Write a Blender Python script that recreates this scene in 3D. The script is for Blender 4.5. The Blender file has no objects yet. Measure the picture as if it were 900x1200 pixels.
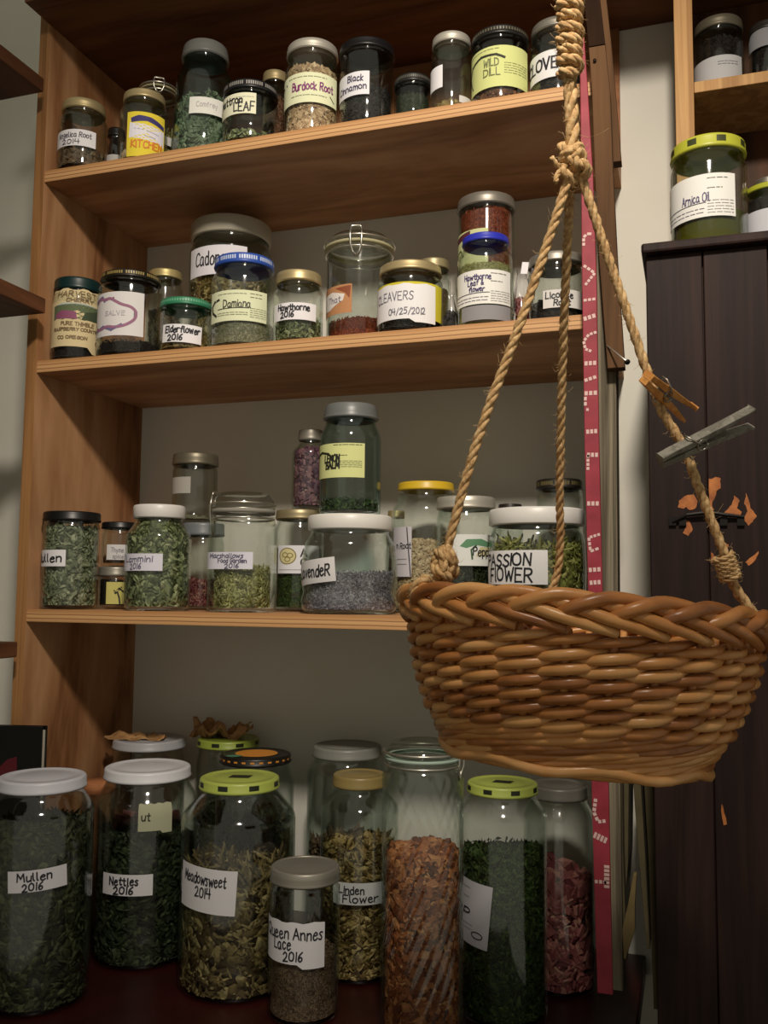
import bpy, math, random
import numpy as np
from mathutils import Vector, Matrix
random.seed(7); rng = np.random.default_rng(7)
SC = bpy.context.scene
COL = SC.collection
PI = math.pi

# ------------------------------------------------------------------ camera
CAM = np.array([0.9653, -1.1633, 0.0]); YAW, PITCH, ROLL, FPX = 0.3227, 0.0848, 0.0088, 1074.1
FW = np.array([-math.sin(YAW)*math.cos(PITCH), math.cos(YAW)*math.cos(PITCH), math.sin(PITCH)])
_R = np.array([math.cos(YAW), math.sin(YAW), 0.0]); _U = np.cross(_R, FW)
RT = math.cos(ROLL)*_R + math.sin(ROLL)*_U; UP = -math.sin(ROLL)*_R + math.cos(ROLL)*_U
cd = bpy.data.cameras.new('camera'); co = bpy.data.objects.new('camera', cd); COL.objects.link(co)
cd.sensor_fit = 'HORIZONTAL'; cd.sensor_width = 36.0; cd.lens = FPX/900*36.0; cd.clip_start = 0.01
co.matrix_world = Matrix(((RT[0], UP[0], -FW[0], CAM[0]), (RT[1], UP[1], -FW[1], CAM[1]), (RT[2], UP[2], -FW[2], CAM[2]), (0, 0, 0, 1)))
SC.camera = co
# ------------------------------------------------------------------ world, lamp, exposure
wd = bpy.data.worlds.new('room_ambient'); SC.world = wd; wd.use_nodes = True
wd.node_tree.nodes['Background'].inputs[0].default_value = (1.0, 0.95, 0.76, 1)
wd.node_tree.nodes['Background'].inputs[1].default_value = 0.26
ld = bpy.data.lights.new('ceiling_lamp', 'SPOT'); lo = bpy.data.objects.new('ceiling_lamp', ld); COL.objects.link(lo)
lo.location = (1.04, -1.22, 1.17); ld.energy = 98; ld.color = (1.0, 0.89, 0.76); ld.shadow_soft_size = 0.07
ld.spot_size = math.radians(72); ld.spot_blend = 1.0
_aim = Vector((0.61, 0.0, 0.36)) - lo.location
lo.rotation_euler = _aim.to_track_quat('-Z', 'Y').to_euler()
SC.view_settings.view_transform = 'Standard'; SC.view_settings.look = 'None'
SC.view_settings.exposure = 0.0; SC.view_settings.gamma = 1.0; SC.view_settings.use_curve_mapping = False
SC.cycles.transparent_max_bounces = 48; SC.cycles.max_bounces = 8
SC.cycles.sample_clamp_indirect = 4.0

# ------------------------------------------------------------------ helpers: pixels to points of the place
def ray(px, py): return FW + RT*(px-450)/FPX - UP*(py-600)/FPX
def atY(px, py, Y):
    d = ray(px, py); return CAM + d*((Y-CAM[1])/d[1])
def atD(px, py, D): return CAM + ray(px, py)*D
def depth(P): return float((np.array(P)-CAM) @ FW)
def mpp(P): return depth(P)/FPX           # metres per pixel there

def lin(h):
    h = h.lstrip('#'); c = [int(h[i:i+2], 16)/255 for i in (0, 2, 4)]
    return tuple(x/12.92 if x <= 0.04045 else ((x+0.055)/1.055)**2.4 for x in c)

# ------------------------------------------------------------------ materials
MATS = {}
def newmat(name):
    m = bpy.data.materials.new(name); m.use_nodes = True
    nt = m.node_tree; return m, nt, nt.nodes['Principled BSDF']
def N(nt, t, **kw):
    n = nt.nodes.new(t)
    for k, v in kw.items(): setattr(n, k, v)
    return n
def plain(col, rough=0.5, metal=0.0, spec=0.5):
    k = ('p', col, rough, metal, spec)
    if k not in MATS:
        m, nt, b = newmat('plain_'+col.strip('#')); b.inputs['Base Color'].default_value = (*lin(col), 1)
        b.inputs['Roughness'].default_value = rough; b.inputs['Metallic'].default_value = metal
        b.inputs['Specular IOR Level'].default_value = spec
        tx = N(nt, 'ShaderNodeTexNoise'); tx.inputs['Scale'].default_value = 60; tx.inputs['Detail'].default_value = 3
        mr = N(nt, 'ShaderNodeMapRange'); mr.inputs[3].default_value = rough*0.8; mr.inputs[4].default_value = min(1, rough*1.25)
        nt.links.new(tx.outputs[0], mr.inputs[0]); nt.links.new(mr.outputs[0], b.inputs['Roughness'])
        MATS[k] = m
    return MATS[k]
def ramp(nt, stops):
    r = N(nt, 'ShaderNodeValToRGB'); e = r.color_ramp.elements
    while len(e) < len(stops): e.new(0.5)
    for i, (p, c) in enumerate(stops): e[i].position = p; e[i].color = (*lin(c), 1)
    return r
def wood(key, stops, grain=(1.2, 14, 14), rough=0.55, scale=2.2, knots=True, bump=0.1):
    if key in MATS: return MATS[key]
    m, nt, b = newmat(key); L = nt.links.new
    tc = N(nt, 'ShaderNodeTexCoord'); mp = N(nt, 'ShaderNodeMapping'); mp.inputs['Scale'].default_value = grain
    oi = N(nt, 'ShaderNodeObjectInfo'); ad = N(nt, 'ShaderNodeVectorMath', operation='ADD')
    L(tc.outputs['Object'], ad.inputs[0]); L(oi.outputs['Random'], ad.inputs[1]); L(ad.outputs[0], mp.inputs[0])
    n1 = N(nt, 'ShaderNodeTexNoise'); n1.inputs['Scale'].default_value = scale; n1.inputs['Detail'].default_value = 5; n1.inputs['Distortion'].default_value = 1.2
    L(mp.outputs[0], n1.inputs[0])
    mul = N(nt, 'ShaderNodeMath', operation='MULTIPLY'); mul.inputs[1].default_value = 5.0
    fr = N(nt, 'ShaderNodeMath', operation='PINGPONG'); fr.inputs[1].default_value = 1.0
    L(n1.outputs[0], mul.inputs[0]); L(mul.outputs[0], fr.inputs[0])
    n2 = N(nt, 'ShaderNodeTexNoise'); n2.inputs['Scale'].default_value = scale*9; n2.inputs['Detail'].default_value = 4
    L(mp.outputs[0], n2.inputs[0])
    mx = N(nt, 'ShaderNodeMix'); mx.inputs[0].default_value = 0.45; L(fr.outputs[0], mx.inputs[2]); L(n2.outputs[0], mx.inputs[3])
    r = ramp(nt, stops); L(mx.outputs[0], r.inputs[0]); L(r.outputs[0], b.inputs['Base Color'])
    b.inputs['Roughness'].default_value = rough; b.inputs['Specular IOR Level'].default_value = 0.2
    bp = N(nt, 'ShaderNodeBump'); bp.inputs['Strength'].default_value = bump; bp.inputs['Distance'].default_value = 0.002
    L(n2.outputs[0], bp.inputs['Height']); L(bp.outputs[0], b.inputs['Normal'])
    MATS[key] = m; return m
def noisy(key, stops, scale=8, rough=0.6, bump=0.1, detail=6, dist=0.003):
    if key in MATS: return MATS[key]
    m, nt, b = newmat(key); L = nt.links.new
    tc = N(nt, 'ShaderNodeTexCoord'); n1 = N(nt, 'ShaderNodeTexNoise'); n1.inputs['Scale'].default_value = scale; n1.inputs['Detail'].default_value = detail
    L(tc.outputs['Object'], n1.inputs[0]); r = ramp(nt, stops); L(n1.outputs[0], r.inputs[0]); L(r.outputs[0], b.inputs['Base Color'])
    b.inputs['Roughness'].default_value = rough
    bp = N(nt, 'ShaderNodeBump'); bp.inputs['Strength'].default_value = bump; bp.inputs['Distance'].default_value = dist
    L(n1.outputs[0], bp.inputs['Height']); L(bp.outputs[0], b.inputs['Normal'])
    MATS[key] = m; return m
def herb(cols, rough=0.75):
    k = ('h', tuple(cols))
    if k in MATS: return MATS[k]
    m, nt, b = newmat('dried_herb'); L = nt.links.new
    g = N(nt, 'ShaderNodeNewGeometry'); r = ramp(nt, [(i/(len(cols)-1), c) for i, c in enumerate(cols)])
    tc = N(nt, 'ShaderNodeTexCoord'); n1 = N(nt, 'ShaderNodeTexNoise'); n1.inputs['Scale'].default_value = 180
    L(tc.outputs['Object'], n1.inputs[0])
    mx = N(nt, 'ShaderNodeMix'); mx.inputs[0].default_value = 0.3; L(g.outputs['Random Per Island'], mx.inputs[2]); L(n1.outputs[0], mx.inputs[3])
    L(mx.outputs[0], r.inputs[0]); L(r.outputs[0], b.inputs['Base Color']); b.inputs['Roughness'].default_value = rough
    b.inputs['Specular IOR Level'].default_value = 0.25
    MATS[k] = m; return m
def bed(cols, scale):
    k = ('b', tuple(cols), round(scale))
    if k in MATS: return MATS[k]
    m, nt, b = newmat('herb_bed'); L = nt.links.new
    tc = N(nt, 'ShaderNodeTexCoord'); v = N(nt, 'ShaderNodeTexVoronoi'); v.inputs['Scale'].default_value = scale
    n1 = N(nt, 'ShaderNodeTexNoise'); n1.inputs['Scale'].default_value = scale*.4; L(tc.outputs['Object'], n1.inputs[0])
    ad = N(nt, 'ShaderNodeVectorMath', operation='MULTIPLY_ADD'); ad.inputs[1].default_value = (.02, .02, .02); L(n1.outputs['Color'], ad.inputs[0]); L(tc.outputs['Object'], ad.inputs[2]); L(ad.outputs[0], v.inputs['Vector'])
    sp = N(nt, 'ShaderNodeSeparateColor'); L(v.outputs['Color'], sp.inputs[0])
    r = ramp(nt, [(i/(len(cols)-1), c) for i, c in enumerate(cols)]); L(sp.outputs[0], r.inputs[0]); L(r.outputs[0], b.inputs['Base Color'])
    b.inputs['Roughness'].default_value = .85; b.inputs['Specular IOR Level'].default_value = .15
    bp = N(nt, 'ShaderNodeBump'); bp.inputs['Strength'].default_value = .9; bp.inputs['Distance'].default_value = .8/scale; bp.invert = True
    L(v.outputs['Distance'], bp.inputs['Height']); L(bp.outputs[0], b.inputs['Normal'])
    MATS[k] = m; return m
def glass(tint=(0.955, 0.97, 0.96), key='clear', rough=0.07):
    k = ('g', key)
    if k in MATS: return MATS[k]
    m = bpy.data.materials.new('thin_glass_'+key); m.use_nodes = True; nt = m.node_tree; nt.nodes.clear(); L = nt.links.new
    out = N(nt, 'ShaderNodeOutputMaterial'); mix = N(nt, 'ShaderNodeMixShader'); tr = N(nt, 'ShaderNodeBsdfTransparent'); gl = N(nt, 'ShaderNodeBsdfGlossy')
    gl.inputs['Roughness'].default_value = rough; gl.inputs[0].default_value = (1, 1, 1, 1)
    lw = N(nt, 'ShaderNodeLayerWeight'); lw.inputs[0].default_value = 0.5
    p5 = N(nt, 'ShaderNodeMath', operation='POWER'); p5.inputs[1].default_value = 5.0; L(lw.outputs['Facing'], p5.inputs[0])
    ma = N(nt, 'ShaderNodeMath', operation='MULTIPLY_ADD'); ma.inputs[1].default_value = 0.9; ma.inputs[2].default_value = 0.055
    L(p5.outputs[0], ma.inputs[0]); L(ma.outputs[0], mix.inputs[0])
    # absorption grows with the path through the wall: tint ** (1/cos)
    cs = N(nt, 'ShaderNodeMath', operation='SUBTRACT'); cs.inputs[0].default_value = 1.06; L(lw.outputs['Facing'], cs.inputs[1])
    iv = N(nt, 'ShaderNodeMath', operation='DIVIDE'); iv.inputs[0].default_value = 1.0; L(cs.outputs[0], iv.inputs[1])
    cb = N(nt, 'ShaderNodeCombineColor')
    for i in range(3):
        pw = N(nt, 'ShaderNodeMath', operation='POWER'); pw.inputs[0].default_value = tint[i]; L(iv.outputs[0], pw.inputs[1]); L(pw.outputs[0], cb.inputs[i])
    L(cb.outputs[0], tr.inputs[0]); L(tr.outputs[0], mix.inputs[1]); L(gl.outputs[0], mix.inputs[2]); L(mix.outputs[0], out.inputs[0])
    MATS[k] = m; return m
PLY = [(0.15, '744c30'), (0.38, '9a6b47'), (0.58, 'aa7d57'), (0.85, 'bd9069')]
M_ply = lambda: wood('plywood_side', PLY, grain=(4.5, 4.5, 0.8), scale=1.6)
M_shelf = lambda: wood('plywood_shelf', [(0.15, '966a46'), (0.5, 'b48560'), (0.9, 'c89c74')], grain=(0.9, 4, 6), scale=1.8)  # plywood lightened to carry bounce light on the shelf undersides
def M_edge():
    if 'ply_edge' in MATS: return MATS['ply_edge']
    m, nt, b = newmat('ply_edge'); L = nt.links.new
    tc = N(nt, 'ShaderNodeTexCoord'); sx = N(nt, 'ShaderNodeSeparateXYZ'); L(tc.outputs['Generated'], sx.inputs[0])
    nz = N(nt, 'ShaderNodeTexNoise'); nz.inputs['Scale'].default_value = 9; L(tc.outputs['Object'], nz.inputs[0])
    a = N(nt, 'ShaderNodeMath', operation='MULTIPLY_ADD'); a.inputs[1].default_value = 0.14; L(nz.outputs[0], a.inputs[0]); L(sx.outputs[2], a.inputs[2])
    r = ramp(nt, [(0.0, 'b98a5a'), (0.3, 'cf9f6c'), (0.36, '7c5230'), (0.42, 'd0a06c'), (0.62, 'd6a873'), (0.68, '855835'), (0.74, 'cf9d69'), (1.0, 'b78554')])
    L(a.outputs[0], r.inputs[0]); L(r.outputs[0], b.inputs['Base Color']); b.inputs['Roughness'].default_value = 0.6
    MATS['ply_edge'] = m; return m
M_paper = lambda c='e9e6ea': noisy('paper_'+c, [(0.3, c), (0.7, c)], 30, 0.8, 0.02)
INK = '1b1b22'

# ------------------------------------------------------------------ object helpers
def link(name, me, mat=None, parent=None, smooth=True):
    o = bpy.data.objects.new(name, me); COL.objects.link(o)
    if mat is not None: me.materials.append(mat)
    if parent is not None: o.parent = parent
    if smooth: me.polygons.foreach_set('use_smooth', [True]*len(me.polygons))
    return o
def mesh(name, V, Fc, mat=None, parent=None, smooth=True):
    me = bpy.data.meshes.new(name); me.from_pydata([tuple(map(float, v)) for v in V], [], Fc); me.update()
    return link(name, me, mat, parent, smooth)
def tag(o, label=None, cat=None, group=None, kind=None):
    if label: o['label'] = label
    if cat: o['category'] = cat
    if group: o['group'] = group
    if kind: o['kind'] = kind
    return o
def empty(name, loc, label=None, cat=None, group=None):
    o = bpy.data.objects.new(name, None); COL.objects.link(o); o.location = tuple(map(float, loc)); o.empty_display_size = 0.02
    return tag(o, label, cat, group)
class MB:
    def __init__(s): s.V = []; s.F = []
    def add(s, V, Fc):
        b = len(s.V); s.V += [tuple(v) for v in V]; s.F += [tuple(i+b for i in f) for f in Fc]
    def box(s, a, b):
        (x0, y0, z0), (x1, y1, z1) = a, b
        s.add([(x0, y0, z0), (x1, y0, z0), (x1, y1, z0), (x0, y1, z0), (x0, y0, z1), (x1, y0, z1), (x1, y1, z1), (x0, y1, z1)],
              [(0, 3, 2, 1), (4, 5, 6, 7), (0, 1, 5, 4), (1, 2, 6, 5), (2, 3, 7, 6), (3, 0, 4, 7)])
    def hexa(s, P): s.add(P, [(0, 3, 2, 1), (4, 5, 6, 7), (0, 1, 5, 4), (1, 2, 6, 5), (2, 3, 7, 6), (3, 0, 4, 7)])
    def tube(s, pts, r, n=8, closed=False, flat=1.0):
        pts = np.array(pts, float); m = len(pts)
        rr = np.full(m, r) if np.isscalar(r) else np.array(r, float)
        T = np.roll(pts, -1, 0)-np.roll(pts, 1, 0) if closed else np.gradient(pts, axis=0)
        T /= np.linalg.norm(T, axis=1)[:, None]+1e-12
        up = np.array([0, 0, 1.0]) if abs(T[0][2]) < 0.9 else np.array([1.0, 0, 0])
        u = np.cross(T[0], up); u /= np.linalg.norm(u); V = []
        for i in range(m):
            u = u-T[i]*(u@T[i]); u /= np.linalg.norm(u)+1e-12; v = np.cross(T[i], u)
            for k in range(n):
                a = 2*PI*k/n; V.append(pts[i]+rr[i]*(math.cos(a)*u+math.sin(a)*v*flat))
        Fc = []
        for i in range(m if closed else m-1):
            j = (i+1) % m
            for k in range(n): l = (k+1) % n; Fc.append((i*n+k, i*n+l, j*n+l, j*n+k))
        if not closed: Fc += [tuple(range(n-1, -1, -1)), tuple((m-1)*n+k for k in range(n))]
        s.add(V, Fc)
    def lathe(s, prof, n=48, c=(0, 0, 0), sup=2.0, capa=False, capb=False, fn=None):
        V = []; m = len(prof)
        for r, z in prof:
            for k in range(n):
                a = 2*PI*k/n; ca, sa = math.cos(a), math.sin(a); q = 1.0
                if sup != 2.0: q = (abs(ca)**sup+abs(sa)**sup)**(-1/sup)
                x, y, zz = r*q*ca, r*q*sa, z
                if fn: x, y, zz = fn(x, y, zz, a)
                V.append((c[0]+x, c[1]+y, c[2]+zz))
        Fc = []
        for i in range(m-1):
            for k in range(n): l = (k+1) % n; Fc.append((i*n+k, i*n+l, (i+1)*n+l, (i+1)*n+k))
        if capa: Fc.append(tuple(range(n-1, -1, -1)))
        if capb: Fc.append(tuple((m-1)*n+k for k in range(n)))
        s.add(V, Fc)
    def build(s, name, mat, parent=None, smooth=True): return mesh(name, s.V, s.F, mat, parent, smooth)
def bevel(o, w, seg=2):
    b = o.modifiers.new('bevel', 'BEVEL'); b.width = w; b.segments = seg; b.limit_method = 'ANGLE'; b.angle_limit = 0.6; return o
def boxo(name, a, b, mat, parent=None, bev=0.0):
    m = MB(); m.box(a, b); o = m.build(name, mat, parent, smooth=False)
    return bevel(o, bev) if bev else o
def ctrbox(name, a, b, mat, parent=None, bev=0.0):
    """box whose object origin sits at its centre (for object-space textures)"""
    c = [(a[i]+b[i])/2 for i in range(3)]; h = [(b[i]-a[i])/2 for i in range(3)]
    m = MB(); m.box([-x for x in h], h); o = m.build(name, mat, parent, smooth=False); o.location = c
    return bevel(o, bev) if bev else o

# ------------------------------------------------------------------ stroke lettering
FONT = {}
def _f(s):
    for line in s.strip().split('\n'):
        ch, rest = line[0], line[2:]
        FONT[ch] = [(t.strip().startswith('~'), [tuple(map(float, p.split(','))) for p in t.strip().lstrip('~').split()]) for t in rest.split('|')]
_f('''A 0,0 1.8,6 3.8,0|.7,2.2 3.1,2.2
B 0,0 0,6|~0,6 2.8,5.8 2.8,3.6 0,3.2|~0,3.2 3.4,3 3.4,.2 0,0
C ~3.6,5 2.4,6.2 .2,5 0,1.5 1.5,-.2 3.6,.8
D 0,0 0,6|~0,6 3.6,5.4 3.8,1 0,0
E 3.2,6 0,6 0,0 3.3,0|0,3.1 2.6,3.1
F 3.2,6 0,6 0,0|0,3.1 2.6,3.1
G ~3.6,5 2,6.3 .1,4 .3,.8 2.2,-.2 3.5,1.2 3.5,2.8 2,2.8
H 0,6 0,0|3.4,6 3.4,0|0,3 3.4,3
I 0,6 0,0
J ~2.6,6 2.6,1 1.2,-.3 0,1
K 0,6 0,0|3.2,6 0,2.8 3.4,0
L 0,6 0,0 3,0
M 0,0 .4,6 2.2,2 4,6 4.4,0
N 0,0 0,6 3.4,0 3.4,6
O ~1.8,6 -.2,5 -.2,1 1.8,-.2 3.8,1 3.8,5 1.8,6
P 0,0 0,6|~0,6 3.2,6 3.4,3.4 0,3
Q ~1.8,6 -.2,5 -.2,1 1.8,-.2 3.8,1 3.8,5 1.8,6|2.2,1.6 4,-.6
R 0,0 0,6|~0,6 3.2,6 3.2,3.4 0,3|1.4,3 3.6,0
S ~3.2,5.2 1.6,6.2 0,5 .6,3.4 2.8,2.6 3.3,1 1.6,-.2 -.2,.9
T 0,6 3.8,6|1.9,6 1.9,0
U ~0,6 0,1 1.7,-.3 3.4,1 3.4,6
V 0,6 1.8,0 3.6,6
W 0,6 1.1,0 2.4,4.4 3.7,0 4.8,6
X 0,6 3.4,0|3.4,6 0,0
Y 0,6 1.8,3 3.6,6|1.8,3 1.8,0
Z 0,6 3.4,6 0,0 3.4,0
a ~2.8,3.4 1.4,4.2 0,2.8 .2,.6 1.4,-.2 2.7,1.2 2.8,3.8 2.8,.8 3.3,0
b 0,6 0,0|~0,3 1.6,4.2 3,2.6 2.6,.4 1,-.2 0,.8
c ~2.6,3.4 1.2,4.2 0,2.4 .4,.4 1.6,-.2 2.8,.8
d ~2.8,3 1.4,4.2 0,2.6 .4,.2 1.6,-.2 2.8,1|2.8,6 2.8,0
e ~.1,2.2 2.7,2.4 2.4,3.8 1.2,4.2 0,2.6 .4,.3 1.6,-.2 2.9,.8
f ~2.6,5.4 1.8,6.2 1,5 1,0|0,3.6 2.2,3.6
g ~2.8,3.4 1.2,4.2 0,2.4 1,.2 2.7,1.2 2.8,3.8 2.8,-1.4 1.4,-2.2 .2,-1.4
h 0,6 0,0|~0,2.8 1.4,4.2 2.6,3.4 2.7,0
i .3,4 .3,0|.3,5.2 .35,5.5
k 0,6 0,0|2.4,4 0,1.8 2.6,0
l ~.2,6 .2,.6 .9,0
m 0,4 0,0|~0,2.8 1.1,4.2 2,3.2 2,0|~2,2.8 3.1,4.2 4,3.2 4.1,0
n 0,4 0,0|~0,2.8 1.4,4.2 2.6,3.4 2.7,0
o ~1.5,4.1 0,3.2 0,.8 1.5,-.1 3,.8 3,3.2 1.5,4.1
p 0,4 0,-2|~0,3 1.6,4.2 3,2.6 2.6,.4 1,-.2 0,.8
q ~2.8,3.4 1.2,4.2 0,2.4 1,.2 2.7,1.2|2.8,4 2.8,-2
r 0,4 0,0|~0,2.6 1.2,4.1 2.4,3.8
s ~2.2,3.6 1.1,4.2 .1,3.2 1.9,1.6 1.8,.2 .8,-.2 -.1,.5
t ~1.1,5.6 1.1,.6 1.8,-.1 2.5,.4|0,3.8 2.4,3.8
u ~0,4 0,.8 1.1,-.2 2.6,1.2|2.7,4 2.7,0
v 0,4 1.4,0 2.8,4
w 0,4 1,0 2.1,3.2 3.2,0 4.2,4
x 0,4 2.6,0|2.6,4 0,0
y 0,4 1.5,.6|2.9,4 .8,-2
z 0,4 2.6,4 0,0 2.6,0
0 ~1.5,6 0,5 0,1 1.5,0 3,1 3,5 1.5,6
1 .6,6 .6,0
2 ~.1,4.6 1.4,6.2 2.9,4.8 2.2,2.6 0,0|0,0 3.2,.2
4 .4,6 0,2.6 3.2,2.8|2.6,6 2.4,0
5 3,6 .4,6 .2,3.4|~.2,3.4 2,4 3.2,2.4 2.2,.1 0,.4
6 ~2.4,6 .4,3.8 .1,1 1.4,-.2 2.8,1 2.4,2.6 1.2,3 .2,1.6
8 ~1.5,3.2 .2,4.6 1.5,6 2.8,4.6 1.5,3.2 0,1.4 1.5,-.1 3,1.4 1.5,3.2
/ 0,-.4 2.4,6.2
& ~3.4,0 .8,4.6 1.6,6 2.4,4.8 .2,1.6 .8,0 2,0 3.4,2.4
. .2,0 .3,.3
- .2,2.6 2.2,2.6
\' .3,6 .1,4.8''')
def smooth_poly(p, n=2):
    for _ in range(n):
        q = [p[0]]
        for a, b in zip(p, p[1:]):
            q += [(.75*a[0]+.25*b[0], .75*a[1]+.25*b[1]), (.25*a[0]+.75*b[0], .25*a[1]+.75*b[1])]
        p = q+[p[-1]]
    return p
def text_strokes(s, jit=0.25):
    x = 0; out = []; r = random.Random(s)
    for ch in s:
        if ch == ' ': x += 2.4; continue
        g = FONT.get(ch) or FONT.get(ch.upper())
        if not g: continue
        dy = r.uniform(-jit, jit)*1.5; sl = r.uniform(-.04, .1); w = max(p[0] for _, st in g for p in st)
        for sm, st in g:
            p = [(x+a+sl*b+r.uniform(-jit, jit)*.5, b+dy+r.uniform(-jit, jit)*.5) for a, b in st]
            out.append(smooth_poly(p, 2 if sm else 0))
        x += w+1.2
    return out, max(x-1.2, 1)
def ribbon(pts, w):
    """flat quads (2d) along a polyline"""
    V = []; Fc = []
    for a, b in zip(pts, pts[1:]):
        d = (b[0]-a[0], b[1]-a[1]); l = math.hypot(*d)
        if l < 1e-9: continue
        d = (d[0]/l*w*.4, d[1]/l*w*.4); n = (-d[1]*1.25, d[0]*1.25)
        k = max(1, int(l/0.006)); base = len(V)
        for i in range(k+1):
            t = i/k; x = a[0]-d[0]+(b[0]-a[0]+2*d[0])*t; y = a[1]-d[1]+(b[1]-a[1]+2*d[1])*t
            V += [(x+n[0], y+n[1]), (x-n[0], y-n[1])]
        for i in range(k): Fc.append((base+2*i, base+2*i+1, base+2*i+3, base+2*i+2))
    return V, Fc

# ------------------------------------------------------------------ the setting
Z1, Z2, Z3, ZB, DEP, TH = 0.6612, 0.3528, -0.0341, -0.535, 0.296, 0.019
M_wall = noisy('wall_paint', [(0.3, 'e0ddd0'), (0.7, 'e8e6dc')], 5, 0.75, 0.05)
def struct(name, a, b, mat): return tag(boxo(name, a, b, mat), kind='structure')
struct('wall_back', (-0.55, DEP, -1.45), (2.2, DEP+.06, 1.5), M_wall)
struct('wall_left', (-0.61, -2.2, -1.45), (-0.55, DEP+.06, 1.5), M_wall)
struct('floor', (-0.61, -2.2, -1.5), (2.2, DEP+.06, -1.45), noisy('floor_boards', [(0.3, '4a3526'), (0.7, '6b4d36')], 6, 0.6))

# ------------------------------------------------------------------ shelf unit
XR = 0.872
unit = empty('shelf_unit', (0, 0, ZB-.03), 'tall open plywood shelf unit holding all the herb jars', 'shelf')
def upart(o):
    o.location.z -= ZB-.03; o.parent = unit; return o
side = upart(ctrbox('side_panel', (-0.018, 0.0006, -1.45), (0, DEP, 0.97), M_ply(), None, 0.0006))
e = upart(ctrbox('panel_edge', (-0.018, -0.0006, -1.45), (0, 0.0006, 0.97), wood('panel_edge', [(0.2, '7d5633'), (0.8, 'ad7e50')], grain=(20, 20, .5))))
for z in (Z1, Z2, Z3):
    s = upart(ctrbox('shelf_board', (0.0004, 0.003, z-TH), (XR, DEP-.001, z), M_shelf()))
    ed = ctrbox('plywood_edge', (-XR/2+.0002, -.0015, -TH/2), (XR/2-.0002, .0015, TH/2), M_edge(), s, 0.0008)
    ed.location = (0, -(DEP-.004)/2, 0)
upart(ctrbox('top_board', (0.0004, -0.06, 0.905), (1.75, DEP-.001, 0.93), wood('dark_ply', [(0.2, '5a3a24'), (0.8, '7d5436')], grain=(0.6, 6, 6), scale=2.4)))
upart(ctrbox('back_panel', (0.0004, DEP-.012, Z1+.0005), (XR, DEP-.001, 0.904), wood('back_ply', [(0.2, '7d4f30'), (0.8, 'a3704a')], grain=(0.6, 6, 6), scale=2.4)))
upart(ctrbox('base_board', (-0.3, -0.34, ZB-.03), (XR+.02, DEP-.001, ZB), noisy('dark_red_paint', [(0.3, '240807'), (0.7, '330d0a')], 12, 0.35, 0.05), None, 0.002))

# leaning boards, grey post, red lath on the right ---------------------------------
def px_board(name, rows, Y, thick, mat, label, cat='board'):
    """rows: (left px, right px, y px) from top to bottom of the front face at depth Y"""
    V = []
    for l, r, y in rows:
        a = atY(l, y, Y); b = atY(r, y, Y); z = (a[2]+b[2])/2
        V += [(a[0], Y, z), (b[0], Y, z), (b[0], Y+thick, z), (a[0], Y+thick, z)]
    Fc = []
    for i in range(len(rows)-1):
        for k in range(4): l = (k+1) % 4; Fc.append((4*i+k, 4*(i+1)+k, 4*(i+1)+l, 4*i+l))
    n = len(rows)-1
    Fc += [(0, 1, 2, 3), (4*n+3, 4*n+2, 4*n+1, 4*n)]
    c = np.mean(np.array(V), 0)
    o = mesh(name, [np.array(v)-c for v in V], Fc, mat, None, False); o.location = c
    return tag(bevel(o, 0.0008), label, cat)
M_brown = wood('brown_board', [(0.2, '4c3624'), (0.8, '694c33')], grain=(12, 12, .5), rough=0.85)
M_grey = wood('weathered_post', [(0.2, '544c3e'), (0.5, '7b7260'), (0.85, '968c76')], grain=(30, 30, .6), rough=0.75, bump=0.3)
px_board('wooden_post', [(699, 721, 285), (699, 721, 300), (702, 724, 690), (706, 730, 1160)], 0.0, 0.04, M_grey, 'narrow weathered grey wooden post behind the red lath', 'post')
px_board('leaning_board', [(690, 709, 54), (694, 715, 110), (697, 718, 200), (702, 723, 300), (712, 732, 431)], -0.021, 0.02, M_brown, 'brown board strip ending in mid air beside the white wall', 'board')
px_board('leaning_board', [(678, 696, -60), (690, 709, 53)], -0.021, 0.02, wood('dark_board', [(0.2, '26170d'), (0.8, '3a2515')], grain=(12, 12, .5), rough=0.95), 'dark short board above the seam at the top of the post', 'board')
px_board('leaning_board', [(694, 706, -40), (700, 716, 50), (706, 728, 190)], 0.043, 0.02, M_brown, 'brown board behind the strip, ending highest against the white wall', 'board')
for q in [((697, 71), -.0225)]:
    p = atY(*q[0], q[1]); m = MB(); m.lathe([(0.0022, 0), (0.0022, .0015), (0.0001, .0018)], 12); o = m.build('screw_head', plain('2a201a', .4, .6)); o.rotation_euler = (PI/2, 0, 0); o.location = p; tag(o, 'dark screw head in the brown board near the top', 'screw')
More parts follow.
